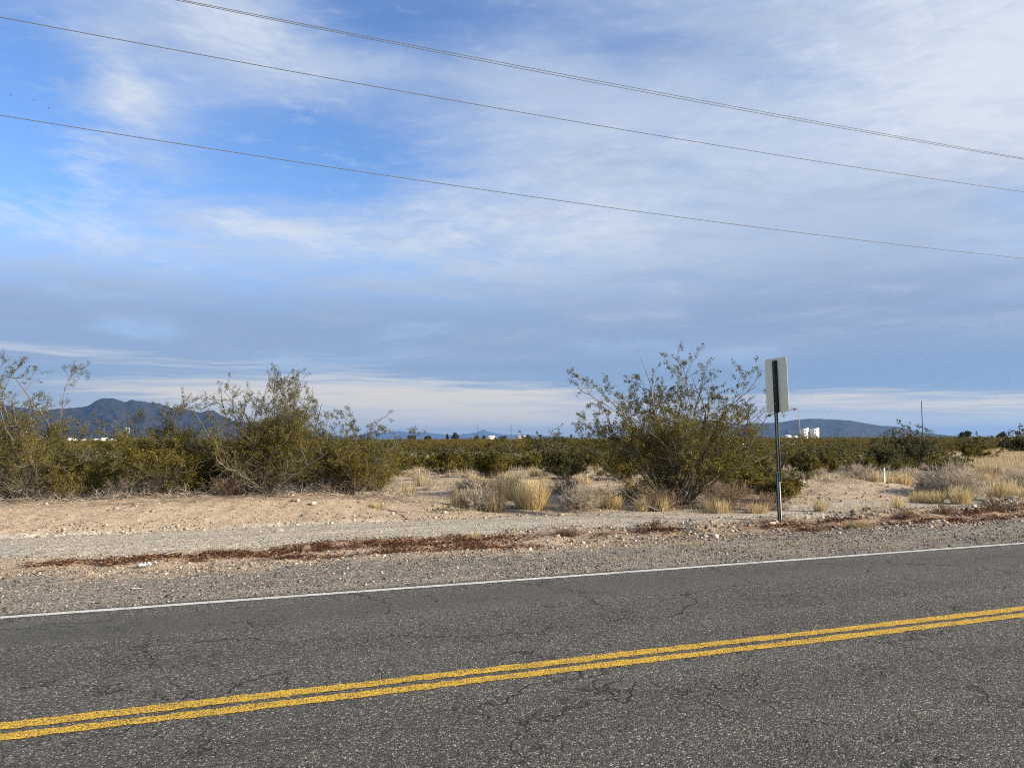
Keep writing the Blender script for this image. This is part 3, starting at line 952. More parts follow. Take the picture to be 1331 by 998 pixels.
put_tuft('orange straw tuft at the foot of the reddish brown shrub', 1187, 20.8, .40, .25, 260, seed=14)
put_tuft('broad golden grass tuft near the right photo edge', 1297, 21.2, .65, .5, 700, seed=15)
put_tuft('straw tuft right of the marker stake on the dirt mound', 1172, 25, .5, .3, 260, seed=16)
put_tuft('single straw tuft on the near face of the dirt mound', 1162, 19.0, .4, .2, 200, seed=17)
put_tuft('small straw tuft on the bank right of the sign post', 1062, 18.2, .35, .22, 200, 'straw_pale', seed=18)
put_tuft('straw grass at the foot of the brown shrub left of the sign', 930, 18.2, .38, .5, 420, 'straw_pale', seed=19)
put_tuft('straw grass close left of the sign post foot', 980, 18.0, .32, .4, 300, 'straw_pale', seed=20)
put_tuft('pale straw tuft on the ridge at the right edge', 1322, 20.5, .5, .4, 420, 'straw_pale', seed=21)
put_tuft('thin straw grass left of the white marker stake before the grey shrub', 1134, 24.6, .4, .2, 160, 'straw_pale', seed=22)
put_tuft('pale grass tuft on the verge between the two rust brown patches', 615, 13.9, .16, .25, 130, 'straw_pale', seed=23)
RG = np.random.default_rng(4242)
small = [dry_shrub(.5, .55, 520, 200+k, .0045).mesh('dry_shrub', M['dry_twig' if k % 2 else 'pink_twig']) for k in range(4)]
smallg = [tuft_mb(.42, .36, 260, 210+k, .006, .5).mesh('grass_tuft', M['straw_pale' if k % 2 else 'straw']) for k in range(4)]
random.seed(31)
for k in range(64):
    px = random.uniform(505, 1290); d = random.uniform(20.5, 37)
    if 840 < px < 930 and d < 22: continue
    if 1000 < px and d < 23: continue
    x, y = on_d(px, d)
    gr_ = random.random() < .45
    o = bpy.data.objects.new('grass_tuft' if gr_ else 'dry_shrub', random.choice(smallg if gr_ else small)); COL.objects.link(o)
    f_ = random.uniform(.5, 1.25)
    o.location = (x, y, float(gh(x, y))-.02); o.rotation_euler = (0, 0, random.uniform(0, 6.28)); o.scale = (f_*random.uniform(1, 1.5), f_*random.uniform(1, 1.5), f_)
    if gr_: tag(o, 'small bent straw tuft on the open ground between clearing and scrub belt', 'grass', 'small straw tufts of the open ground')
    else: tag(o, 'small low dead shrub on the open ground between clearing and scrub belt', 'dry shrub', 'small dead shrubs of the open ground')
# low green weed
x, y = on_d(583, 17.6)
b = MB(); RG = np.random.default_rng(5)
C = np.stack([RG.normal(0, .28, 260), RG.normal(0, .12, 260), np.abs(RG.normal(.04, .03, 260))], -1)
b.leaves(C, RG.uniform(.02, .05, 260), .6)
tag(b.build('green_weed', M['weed'], loc=(x, y, float(gh(x, y))+.0)), 'low green weed beside the shadow left of the grey shrub', 'weed')
# dry weeds on the rubble bank
weeds = [(847, 14.6, .28, .32, 'rust brown dry weed clump on the track edge below the largest bush', 'pink_twig'),
         (1115, 15.0, .22, .3, 'straw coloured dry weed on the bank below the dirt mound', 'straw_pale'),
         (1098, 15.2, .2, .3, 'straw coloured dry weed on the bank right of the sign foot', 'straw_pale'),
         (1170, 16.4, .26, .35, 'brown dry weed clump on the rubble bank below the reddish shrub', 'pink_twig'),
         (1222, 17.2, .28, .35, 'brown dry weed clump on the rubble bank below the pinkish grey shrub', 'pink_twig'),
         (1285, 18.2, .24, .4, 'brown dry weed clump on the rubble bank near the right edge', 'pink_twig'),
         (1052, 14.9, .2, .35, 'low brown dry weed right of the white stones at the sign foot', 'pink_twig'),
         (735, 14.2, .12, .5, 'flat brown dry weed on the verge below the round shrub', 'pink_twig')]
for k, (px, d, H, R, lab, mt) in enumerate(weeds):
    x, y = on_d(px, d)
    tag(dry_shrub(H, R, 420, 60+k, .0028).build('dry_weed', M[mt], loc=(x, y, float(gh(x, y))-.02)), lab, 'weed')

# dry grass as ground cover: right field, clearing, sparse verge
RG = np.random.default_rng(321)
gb_ = MB()
def cover(px, d, H, w=.005, m=0):
    xy = d[:, None]*VX[None]+(d*(px-665.5)/F)[:, None]*RX[None]
    x, y = xy[:, 0], xy[:, 1]
    n = len(x)
    a2 = RG.uniform(0, 6.28, n); ti = np.abs(RG.normal(.15, .35, n))
    dr = np.stack([np.cos(a2)*np.sin(ti), np.sin(a2)*np.sin(ti), np.cos(ti)], -1)
    S_ = grow(np.stack([x, y, gh(x, y)-.02], -1), dr, H*RG.uniform(.4, 1.1, n), 4, .10, -.03)
    wv = np.stack([-np.sin(a2), np.cos(a2), a2*0], -1)
    gb_.ribbons(S_, wv[:, None, :]*np.array([1, .9, .6, .2])[None, :, None]*(w*d/20)[:, None, None], m=m)
n = 42000
d = 24+72*RG.random(n)**.9; px = 1215+160*RG.random(n)
lim = np.interp(d, [24, 60, 96], [1245, 1250, 1280])
k = (px > lim) & (fbm(px*.03, d*.35, 7, 3) > -.35)
cover(px[k], d[k], .42+0*d[k], .004)
n = 9000
d = 17.5+16*RG.random(n); px = 500+560*RG.random(n)
k = fbm(px*.025, d*.8, 17, 3) > .12
cover(px[k], d[k], .20+0*d[k], .004, 1)
n = 9000
d = 17.2+18*RG.random(n); px = 1030+330*RG.random(n)
k = fbm(px*.02, d*.8, 19, 3) > .05
cover(px[k], d[k], .22+0*d[k], .004, 1)
n = 9000
d = 11.0+2.4*RG.random(n); px = 760+600*RG.random(n)
k = fbm(px*.02, d*2.2, 23, 3) > .14
cover(px[k], d[k], .10+0*d[k], .0025, 1)
n = 3000
d = 14.8+2*RG.random(n); px = -40+560*RG.random(n)
k = fbm(px*.03, d*2.2, 29, 3) > .3
cover(px[k], d[k], .08+0*d[k], .0025, 1)
n = 26000
d = 33+70*RG.random(n)**1.2; px = -40+1290*RG.random(n)
xx_ = d*VX[0]+d*(px-665.5)/F*RX[0]; yy_ = d*VX[1]+d*(px-665.5)/F*RX[1]
k = fbm(xx_*.055, yy_*.055, 61, 3) > .06
cover(px[k], d[k], .38+0*d[k], .004, 1)
tag(gb_.build('dry_grass', [M['straw_pale'], M['straw_pale']]), 'thin pale dry grass over the open desert ground', 'grass', kind='stuff')

# ------------------------------------------------------------------ rocks one could pick up
def rock_mesh(seed):
    bm = bmesh.new(); bmesh.ops.create_icosphere(bm, subdivisions=2, radius=1)
    r = random.Random(seed)
    planes = [(Vector((r.gauss(0, 1), r.gauss(0, 1), r.gauss(0, 1))).normalized(), r.uniform(.5, .85)) for _ in range(11)]
    sx, sy, sz = r.uniform(.8, 1.3), r.uniform(.7, 1), r.uniform(.5, .75)
    for v in bm.verts:
        for nn, dd in planes:
            e = v.co.dot(nn)-dd
            if e > 0: v.co -= nn*e
        v.co = Vector((v.co.x*sx, v.co.y*sy, v.co.z*sz))
    me = bpy.data.meshes.new('rock'); bm.to_mesh(me); bm.free()
    return me


def rock_mat(name, a, b_):
    m, t = mat(name)
    P = t.n('ShaderNodeTexCoord').outputs['Object']
    oi = t.n('ShaderNodeObjectInfo').outputs['Random']
    n1 = t.noise(P, 2.2, 6, .65)
    c = t.mix(n1, a, b_)
    f = t.m('ADD', .8, t.m('MULTIPLY', oi, .4))
    c = t.mix(1, c, t.xyz(f, f, f), 'MULTIPLY')
    t.bsdf(c, .9, spec=.2, normal=t.bump(t.noise(P, 7, 5, .7), .5, .12))
    return m


M['rock'] = rock_mat('pale_rock', (.40, .34, .27), (.66, .60, .51))
M['rock_brown'] = rock_mat('brown_rock', (.17, .125, .09), (.36, .28, .21))
RM = [rock_mesh(s) for s in range(6)]
for me in RM: me.materials.append(M['rock'])
RB = [me.copy() for me in RM[:4]]
for me in RB: me.materials.clear(); me.materials.append(M['rock_brown'])


def put_rock(px, d, s, label, group=None, brown=False, k=None):
    x, y = on_d(px, d)
    src = RB if brown else RM
    me = src[(k if k is not None else random.randrange(99)) % len(src)]
    o = bpy.data.objects.new('rock', me); COL.objects.link(o)
    o.location = (x, y, float(gh(x, y))+s*.22)
    o.rotation_euler = (random.uniform(-.3, .3), random.uniform(-.3, .3), random.uniform(0, 6.28))
    o.scale = (s, s, s)
    return tag(o, label, 'rock', group)


put_rock(366, 14.75, .085, 'white rounded rock where the sandy bank meets the track', k=0)
put_rock(409, 16.9, .085, 'larger pale rock high on the sandy bank below the widest left bush', k=1)
put_rock(389, 17.0, .065, 'smaller pale rock high on the sandy bank left of the larger one', k=2)
put_rock(155, 15.6, .06, 'pale rock midway up the sandy bank at the left', k=3)
put_rock(727, 17.6, .10, 'pale upright rock at the foot of the round brown grey shrub', k=4)
put_rock(778, 17.6, .06, 'small white rock on the track edge below the pale straw grass', k=5)
put_rock(400, 12.5, .11, 'flat tan rock at the near edge of the rust brown litter', k=2, brown=True)
for k_, (px, d, s) in enumerate([(1003, 15.6, .075), (999, 15.3, .09), (1019, 15.4, .07), (1006, 14.9, .07), (991, 15.2, .06)]):
    put_rock(px, d, s, 'white stone heaped at the foot of the sign post', 'white stones at the sign foot')
for k_, (px, d, s) in enumerate([(1287, 20.3, .20), (1299, 19.8, .15), (1276, 19.9, .13), (1305, 19.2, .11), (1311, 18.8, .14), (1268, 19.9, .10)]):
    put_rock(px, d, s, 'angular slab of the rock heap on the bank at the right', 'slabs of the right rock heap', k=k_)
for k_ in range(46):
    px = random.uniform(1030, 1345); x, y = on_y(px, random.uniform(11.9, 14.0)); px, d = px_of(x, y)
    put_rock(px, d, random.choice([.03, .04, .05, .06, .08]), 'small angular rock strewn over the rubble bank right of the sign', 'rocks of the right rubble bank', brown=random.random() < .4)
for k_ in range(20):
    px = random.uniform(760, 990); d = random.uniform(13.6, 15.6)
    put_rock(px, d, random.choice([.025, .03, .04, .05]), 'small rock on the verge between rust litter and sign post', 'rocks on the verge left of the sign', brown=random.random() < .3)
for k_ in range(26):
    px = random.uniform(-20, 560)
    x, y = on_y(px, random.uniform(16.3, 16.8))
    p_, d_ = px_of(x, y)
    put_rock(p_, d_, random.choice([.025, .03, .035, .045]), 'small stone in the row along the foot of the sandy bank', 'stones along the bank foot', brown=random.random() < .25)
for k_ in range(16):
    px = random.uniform(180, 620)
    x, y = on_y(px, random.uniform(11.3, 12.2))
    p_, d_ = px_of(x, y)
    put_rock(p_, d_, random.choice([.025, .035, .05]), 'small stone at the near edge of the rust brown litter', 'stones by the rust litter', brown=random.random() < .4)
for k_ in range(14):
    px = random.uniform(20, 1300)
    x, y = on_y(px, random.uniform(9.2, 10.9))
    p_, d_ = px_of(x, y)
    put_rock(p_, d_, random.choice([.02, .025, .03]), 'larger pale stone among the grey shoulder gravel', 'pale stones on the shoulder')

# crumpled paper and a scrap
def scrap(label, px, Y, s, h, name='paper_scrap'):
    x, y = on_y(px, Y)
    n_ = 9
    u, v = np.meshgrid(np.linspace(-1, 1, n_), np.linspace(-1, 1, n_))
    z = (fbm(u*1.7+px, v*1.7, 5, 3)*.5+.35)*h
    b = MB()
    top = np.stack([u*s*(1+.2*vn(u*2, v*2, 3)), v*s*.55*(1+.25*vn(u*2, v*2, 8)), z+.012], -1)
    bot = top-np.array([0, 0, .004])
    i = np.arange(n_*n_).reshape(n_, n_)
    q_ = np.stack([i[:-1, :-1], i[:-1, 1:], i[1:, 1:], i[1:, :-1]], -1).reshape(-1, 4)
    b.add(np.concatenate([top.reshape(-1, 3), bot.reshape(-1, 3)]), np.concatenate([q_, q_[:, ::-1]+n_*n_]))
    return tag(b.build(name, M['paper'], loc=(x, y, float(gh(x, y)))), label, 'litter')


scrap('crumpled white paper scrap on pink soil by the rust brown litter', 195, 12.15, .075, .13)
scrap('small flat white scrap on the shoulder gravel', 185, 10.1, .05, .02)
# dead stick lying on the litter
x, y = on_y(235, 13.0)
b = MB(); b.tubes(np.array([[[-.16, -.05, .05], [-.05, -.01, .07], [.06, .02, .075], [.17, .06, .09]]]), np.array([[.012, .014, .012, .008]]), 6)
tag(b.build('stick', M['dead'], loc=(x, y, float(gh(x, y))), smooth=True), 'short pale stick lying on the rust brown litter', 'stick')
# dead twigs fallen on the sandy bank
for px, d, lab in ((175, 16.0, 'thin dark dead twig fallen across the sandy bank'), (520, 17.2, 'thin dark dead twigs lying near the dry tuft on the bank')):
    x, y = on_d(px, d); RG = np.random.default_rng(int(px))
    b = MB()
    s0 = np.zeros((5, 3)); s0[:, 0] = RG.uniform(-.3, .3, 5)
    dd = nrm(np.stack([RG.normal(0, 1, 5), RG.normal(0, .5, 5), np.full(5, .12)], -1))
    D = grow(s0, dd, RG.uniform(.3, .7, 5), 7, .25, 0)
    zz = gh(x+D[:, :, 0], y+D[:, :, 1])-float(gh(x, y)); D[:, :, 2] = zz+.02+np.abs(D[:, :, 2])*.2
    b.tubes(D, np.linspace(.008, .003, 7)[None].repeat(5, 0), 4)
    tag(b.build('dead_twig', M['stem'], loc=(x, y, float(gh(x, y)))), lab, 'twig')

# ------------------------------------------------------------------ road sign seen from behind
sx, sy = on_d(1012, 16.0)
sz = float(gh(sx, sy))
sign = empty('road_sign', (sx, sy, sz))
tag(sign, 'tall rectangular road sign seen from behind on a thin dark green steel post', 'sign')
lean = math.radians(-1.1)
sign.rotation_euler = (-.006, -.020, 0)      # leans a little
z_bot = zat(1010, 536, 16.0)-sz; z_top = zat(1010, 466, 16.0)-sz
hw = .34
b = MB()
# thin sheet with rounded corners, in the plane across the road
rad = .045; ptsn = []
for cx, cz, a0 in ((hw-rad, z_top-rad, 0), (-hw+rad, z_top-rad, 90), (-hw+rad, z_bot+rad, 180), (hw-rad, z_bot+rad, 270)):
    for k in range(6):
        a = math.radians(a0+k*18); ptsn.append((cx+rad*math.cos(a), cz+rad*math.sin(a)))
bm = bmesh.new()
vb_ = [bm.verts.new((.034, p[0], p[1])) for p in ptsn]
f_ = bm.faces.new(vb_)
ext = bmesh.ops.extrude_face_region(bm, geom=[f_])
bmesh.ops.translate(bm, vec=(.004, 0, 0), verts=[g for g in ext['geom'] if isinstance(g, bmesh.types.BMVert)])
bmesh.ops.recalc_face_normals(bm, faces=bm.faces[:])
me = bpy.data.meshes.new('panel'); bm.to_mesh(me); bm.free(); me.materials.append(M['aluminium'])
o = bpy.data.objects.new('panel', me); COL.objects.link(o); o.parent = sign


def channel(z0, z1, xo, w=.036, dep=.03, th=.006):
    b_ = MB()
    b_.box(xo-th, xo, -w*.55, w*.55, z0, z1)                # web
    b_.box(xo-dep, xo-th-.0005, -w*.55-.0, -w*.55+th, z0, z1)
    b_.box(xo-dep, xo-th-.0005, w*.55-th, w*.55, z0, z1)
    b_.box(xo-dep-th, xo-dep-.0005, -w*1.15, -w*.55+th*.9, z0, z1)   # lips
    b_.box(xo-dep-th, xo-dep-.0005, w*.55-th*.9, w*1.15, z0, z1)
    return b_


z_lap = zat(1010, 619, 16.0)-sz
b1 = channel(z_lap-.12, z_top-.065, .026)
post = b1.build('post', M['galv'], sign)
b2 = channel(-.35, z_lap+.10, -.012, .038, .03)
b2.build('base_post', M['galv'], sign)
b3 = MB(); b3.box(-.016, .0315, -.052, .052, z_bot-.012, z_top-.055)
b3.build('backing_rail', M['green_steel'], sign)
for zb in (z_top-.2, (z_top+z_bot)/2, z_bot+.18):
    bb = MB(); a = np.arange(7)*2*math.pi/6
    bb.tubes(np.array([[[-.028, 0, zb], [-.0165, 0, zb]]]), np.array([[.011, .011]]), 6)
    bb.build('bolt', M['galv'], sign)
# green flanges running down both edges of the post
for s in (-1, 1):
    b4 = MB(); b4.box(-.020, .0, s*.037-.013, s*.037+.013, z_lap-.1, z_bot-.013)
    b4.build('flange', M['green_steel'], sign)
    b5 = MB(); b5.box(-.060, -.049, s*.038-.013, s*.038+.013, -.34, z_lap+.09)
    b5.build('flange', M['green_steel'], sign)

# ------------------------------------------------------------------ white marker stake
x, y = on_d(1146, 25.0)
r_ = empty('marker_post', (x, y, float(gh(x, y))), .4)
tag(r_, 'thin white marker stake standing on the dirt mound', 'marker')
b = MB(); b.box(-.045, .045, -.012, .012, -.2, .40); b.box(-.045, .045, -.012, .012, .4005, .46)
b.build('stake', M['post_white'], r_)
b = MB(); b.box(-.04, .04, -.0145, -.0125, .30, .38); b.build('label_plate', M['grey_wall'], r_)
r_.rotation_euler = (.0, .03, .4)

# ------------------------------------------------------------------ overhead wires along the road
def ray(px, py):
    v = CROT @ Vector(((px-665.5)/F, -(py-499)/F, -1))
    return v


def wire(name, pts_px, Yw, rad, label, group=None):
    xs_, zs_ = [], []
    for px, py in pts_px:
        v = ray(px, py); k = Yw/v.y
        xs_.append(v.x*k); zs_.append(CAMH+v.z*k)
    c = np.polyfit(xs_, zs_, 2)
    c[0] = min(max(c[0], .0004), .0025)
    A = np.stack([xs_, np.ones(3)], -1)
    lin = np.linalg.lstsq(A, np.array(zs_)-c[0]*np.array(xs_)**2, rcond=None)[0]
    mid_ = -lin[0]/(2*c[0])
    print(name, c, 'sag mid', mid_, 'z', zs_)
    xx = np.linspace(-40, 75, 140)
    zz = c[0]*xx**2+lin[0]*xx+lin[1]
    b = MB(); b.tubes(np.stack([xx, np.full_like(xx, Yw), zz], -1)[None], np.full((1, len(xx)), rad), 6)
    return tag(b.build('overhead_wire', M['wire'], smooth=True), label, 'wire', group)


wire('A1', [(235, 0), (665, 84), (1331, 206)], 18.0, .008, 'upper strand of the close pair of overhead wires, highest in the sky')
wire('A2', [(247, 4.2), (665, 87), (1331, 207.4)], 18.15, .008, 'lower strand of the close pair of overhead wires')
wire('B', [(0, 22.5), (665, 144), (1331, 249.5)], 17.4, .0085, 'single overhead wire between the close pair and the lowest wire')
wire('C', [(0, 150), (665, 252), (1331, 336)], 18.0, .0085, 'lowest single overhead wire crossing the sky')

# ------------------------------------------------------------------ far things
def pole(label, px, d, ytop, rad, mtl, arms=1):
    x, y = on_d(px, d)
    r_ = empty('utility_pole', (x, y, float(gh(x, y))), -YAW+.5)
    tag(r_, label, 'pole')
    h = zat(px, ytop, d)
    b = MB(); b.tubes(np.array([[[0, 0, -.5], [0, 0, h*.5], [0, 0, h]]]), np.array([[rad*1.25, rad*1.1, rad*.75]]), 8)
    b.build('shaft', M[mtl], r_)
    if arms:
        b = MB()
        for k in range(arms):
            b.box(-1.1, 1.1, rad+.002, rad+.12, h-.9-k*1.1, h-.77-k*1.1)
        b.build('crossarm', M[mtl], r_)
        b = MB()
        for s in (-1, -.45, .45, 1): b.tubes(np.array([[[s, rad+.06, h-.77], [s, rad+.06, h-.55]]]), np.array([[.05, .04]]), 6)
        b.build('insulators', M['grey_wall'], r_)
    return (x, y, h)


pa = pole('tall dark utility pole behind the sprig topped bush at the right', 1198, 230, 522, .12, 'wood_pole', 0)
pb = pole('pale slim pole standing left of the white storage towers', 1038.5, 300, 530, .16, 'grey_wall', 0)
pole('faint mast on the centre skyline left of the small hazy peak', 621, 700, 552, .25, 'wood_pole', 0)
pole('faint mast on the centre skyline right of the small hazy peak', 664, 700, 551, .25, 'wood_pole', 0)
for k, dz in enumerate((.6, 2.0, 3.4)):
    x1, y1 = on_d(1420, 205)
    p0 = np.array([pa[0], pa[1], pa[2]-dz]); p1 = np.array([x1, y1, pa[2]-dz-.6])
    tt = np.linspace(0, 1, 24)[:, None]
    pp = p0*(1-tt)+p1*tt; pp[:, 2] -= (4*tt*(1-tt)).ravel()*.8
    b = MB(); b.tubes(pp[None], np.full((1, 24), .011), 4)
    tag(b.build('overhead_wire', M['wire']), 'faint distant wire running right from the tall dark utility pole', 'wire', 'distant wires at the right skyline')


def tower(label, px, d, wpx, ytop):
    x, y = on_d(px, d); w_ = wpx/F*d/2; h = zat(px, ytop, d)
    r_ = empty('storage_tower', (x, y, float(gh(x, y))), -YAW+.35)
    tag(r_, label, 'tower', None)
    b = MB(); b.box(-w_*.9, w_*.9, -w_*.8, w_*.8, -.3, h*.93); b.build('body', M['white_wall'], r_)
    b = MB(); b.box(-w_*.1, w_*.95, -w_*.85, w_*.85, h*.9305, h); b.build('headhouse', M['white_wall'], r_)
    for zz in (.72, .5): 
        b = MB()
        b.box(-w_*.45, -w_*.1, -w_*.8-.03, -w_*.8-.005, h*zz, h*(zz+.09)); b.build('window', M['glass_dark'], r_)
    b = MB(); b.box(-w_*.15, w_*.3, -w_*.8-.03, -w_*.8-.005, h*.26, h*.40); b.build('hatch', M['glass_dark'], r_)
    b = MB(); b.box(-w_*.92, -w_*.55, -w_*.8-.08, -w_*.8-.004, -.2, h*.80); b.build('duct', M['grey_wall'], r_)


tower('left white storage tower on the skyline right of the sign', 1044.5, 520, 9, 556.5)
tower('right white storage tower on the skyline, lit brightest', 1057.5, 520, 9.5, 556.5)


def building(label, px, d, wpx, ytop, group=None, roofm='roof', wall='white_wall', gable=True, name='building'):
    x, y = on_d(px, d); w_ = wpx/F*d/2; h = max(2.2, zat(px, ytop, d)); dp = max(3., w_*.6)
    r_ = empty(name, (x, y, float(gh(x, y))), -YAW+random.uniform(-.1, .1))
    tag(r_, label, 'building', group)
    b = MB(); b.box(-w_, w_, -dp, dp, -.3, h*.8); b.build('wall', M[wall], r_)
    b = MB()
    e = .25
    if gable:
        v = [(-w_-e, -dp-e, h*.802), (w_+e, -dp-e, h*.802), (w_+e, dp+e, h*.802), (-w_-e, dp+e, h*.802), (-w_-e, 0, h), (w_+e, 0, h)]
        b.add(v, [(0, 1, 5, 4), (2, 3, 4, 5), (3, 2, 1, 0)], [(0, 4, 3), (1, 2, 5)])
    else:
        b.box(-w_-.1, w_+.1, -dp-.1, dp+.1, h*.802, h)
    b.build('roof', M[roofm], r_)
    k = max(1, int(w_/3))
    for i in range(min(k, 4)):
        xx = -w_+(i+.5)*2*w_/min(k, 4)
        b = MB(); b.box(xx-.6, xx+.6, -dp-.03, -dp-.004, h*.3, h*.58); b.build('window', M['glass_dark'], r_)
    return r_


building('long low white shed on the skyline left of the round dark tree', 637, 480, 11, 566.5, roofm='white_wall')
building('white low shed on the skyline right of the round dark tree', 676, 470, 12, 566.5, roofm='white_wall', wall='white_wall')
building('white low house on the skyline just right of the sign post', 1021, 450, 8, 565.5, roofm='white_wall')
building('small white shed on the skyline between sign post and pale pole', 1031, 460, 4, 566.5, roofm='white_wall')
bl_ = [(42, 7, 570.5), (52, 3, 571), (86, 4, 571), (92, 6, 569.5), (99, 3, 570.5), (110, 5, 570.5), (126, 3.5, 570.5), (136, 6, 569), (146, 4, 570.5), (152, 3, 571), (186, 4, 570.5), (196, 5, 571)]
for px, w_, yt in bl_:
    building('small white low house in the row along the skyline below the left mountains', px, 420, w_, yt, 'white houses at the left skyline', roofm='white_wall')
building('white two storey building under the violet topped sign tower', 165, 400, 11, 569.5, gable=False, roofm='white_wall')
building('small reddish shed right of the white two storey building', 177, 400, 6, 570.5, wall='red_paint', roofm='red_paint')
# tall advertising tower
x, y = on_d(165.5, 400); h = zat(165.5, 556.5, 400)
r_ = empty('sign_tower', (x, y, float(gh(x, y))), -YAW)
tag(r_, 'white and violet sign panel on a tall pole above the left bushes', 'sign')
b = MB(); b.box(-.35, .35, -.3, .3, -.3, h*.62); b.build('pole', M['white_wall'], r_)
b = MB(); b.box(-1.5, 1.3, -.35, .35, h*.6205, h*.985); b.build('panel', M['white_wall'], r_)
b = MB(); b.box(.35, 1.25, -.40, -.352, h*.74, h*.97); b.build('emblem', M['violet_paint'], r_)
b = MB(); b.box(-1.4, -.4, -.40, -.352, h*.72, h*.80); b.build('emblem', M['violet_paint'], r_)


def tree(label, px, d, ytop, wpx, seed):
    global RG
    RG = np.random.default_rng(seed)
    x, y = on_d(px, d); h = zat(px, ytop, d); w_ = wpx/F*d/2
    r_ = empty('tree', (x, y, float(gh(x, y))))
    tag(r_, label, 'tree')
    b = MB()
    b.tubes(np.array([[[0, 0, -.2], [.05, 0, h*.3], [.0, .1, h*.55]]]), np.array([[.22, .17, .1]]), 7)
    lim_ = grow(np.tile([[0, 0, h*.28]], (7, 1)), np.stack([np.cos(np.arange(7)*.9), np.sin(np.arange(7)*.9), np.full(7, .8)], -1), np.full(7, h*.5), 5, .2)
    b.tubes(lim_, np.linspace(.1, .03, 5)[None].repeat(7, 0), 5)
    b.build('trunk', M['bark'], r_)
    cl = RG.normal(0, .42, (22, 3))*np.array([w_, w_, h*.30])+np.array([0, 0, h*.60])
    cl[:, 2] = np.clip(cl[:, 2], h*.3, h*.93)
    C = (cl[:, None]+RG.normal(0, 1, (22, 70, 3))*np.array([w_, w_, h*.45])*.17).reshape(-1, 3)
    C = C[C[:, 2] < h]
    b = MB(); b.leaves(C, RG.uniform(.25, .55, len(C)), .6); b.build('crown', M['tree_leaf'], r_)


tree('round dark tree standing highest on the centre skyline', 591, 330, 561, 11, 1)
tree('dark tree on the skyline between the two white sheds', 652, 400, 565.5, 11, 2)
tree('small dark tree left of the highest round tree', 581, 330, 564, 4, 3)
tree('small dark tree just left of the small hazy peak', 619, 380, 565, 6, 4)
tree('small dark tree right under the small hazy peak', 628, 380, 566, 5, 5)
tree('spreading dark tree behind the white shed before the lone sprig bush', 685, 300, 565, 12, 6)
tree('dark tree at the right skyline between the bushes and the edge', 1253, 240, 559, 16, 7)
tree('dark tree at the skyline left of the far right sprig bush', 1300, 230, 561, 14, 8)
tree('small dark tree at the left of the centre skyline', 535, 350, 565, 10, 9)
tree('pale green tree at the skyline beside the gap bush', 556, 340, 566, 9, 10)

# birds
for k, (px, py, d) in enumerate([(44, 131, 60), (63, 141, 62), (14, 124, 64), (7, 132, 66)]):
    v = ray(px, py); v = v*d
    b = MB()
    b.tubes(np.array([[[-.14, 0, 0], [-.05, 0, .01], [.06, 0, .01], [.13, 0, .02]]]), np.array([[.01, .04, .035, .008]]), 6)
    for s in (-1, 1):
        wv_ = np.array([[[0, s*.02, .02], [0, s*.14, .08], [-.03, s*.27, .05]]])
        b.ribbons(wv_, np.array([[[.06, 0, 0], [.05, 0, 0], [.01, 0, 0]]]))
    o = b.build('bird', M['bird'], loc=(v.x, v.y, CAMH+v.z))
    o.rotation_euler = (random.uniform(-.4, .4), 0, random.uniform(0, 6.28)); o.scale = (.48, .48, .48)
    tag(o, 'tiny dark bird flying high at the left above the lowest wire', 'bird', 'birds at the upper left')

# ------------------------------------------------------------------ mountains
def range_(name, prof, d, depth, seed, gully=.42):
    """heightfield ridge: prof = (px, py) of the crest; a real body in front of and behind the crest"""
    pxs = np.array([p[0] for p in prof], float); pys = np.array([p[1] for p in prof], float)
    n_, m_ = 420, 110
    px = np.linspace(pxs[0], pxs[-1], n_)
    crest = np.interp(px, pxs, pys)
    hh = np.maximum(0, (hor(px)-crest)/F*d+1.7)
    lat = (px-665.5)/F*d
    s = np.linspace(-1, 1, m_)
    LL, SS = np.meshgrid(lat, s, indexing='ij')
    Hh = hh[:, None]
    sc0 = depth*.12
    rg = 1-np.abs(fbm(LL/(sc0*1.6), SS*depth/(sc0*2.6), seed, 5))*2
    foot = np.clip(1-np.abs(SS), 0, 1)**1.15
    body = Hh*foot*(1-gully*(1-foot)*2.2*(1-rg))
    body += Hh*.03*fbm(LL/60, SS*depth/60, seed+7, 3)*(1-np.abs(SS)*.3)
    Z = np.maximum(body, -1)-2*(1-foot)
    D = d+SS*depth*(.35+.65*np.clip(Hh/hh.max(), 0, 1))
    xy = D[..., None]*VX+(LL*D/d)[..., None]*RX
    b = MB()
    i = np.arange(n_*m_).reshape(n_, m_)
    b.add(np.concatenate([xy, Z[..., None]], -1), np.stack([i[:-1, :-1], i[1:, :-1], i[1:, 1:], i[:-1, 1:]], -1).reshape(-1, 4))
    return tag(b.build(name, M['mountain'], smooth=True), kind='structure')


range_('mountain', [(-140, 571), (-90, 545), (-40, 528), (0, 526), (25, 529), (50, 534), (75, 531), (95, 529), (110, 527.5), (117, 525), (126, 519.5), (134, 517.2), (144, 517.2), (153, 519), (163, 522), (172, 519.5), (182, 520.5), (196, 523), (208, 524.5), (219, 528.5), (228, 531), (236, 530.5), (248, 533), (256, 536), (263, 535.5), (270, 533), (278, 534), (288, 539), (297, 544), (308, 548.5), (320, 549), (332, 547.5), (345, 551), (365, 552), (385, 556), (410, 561), (440, 567), (470, 573)], 7000, 1500, 3)
range_('mountain', [(780, 573), (820, 567), (845, 560), (866, 556), (890, 551), (908, 547.5), (925, 546), (940, 549), (965, 551), (990, 550), (1016, 548.5), (1030, 546), (1042, 544.8), (1060, 544), (1080, 545), (1102, 546), (1115, 548.5), (1130, 551), (1146, 553.5), (1165, 554.5), (1185, 559), (1205, 563), (1240, 567), (1290, 572)], 9000, 1600, 9)
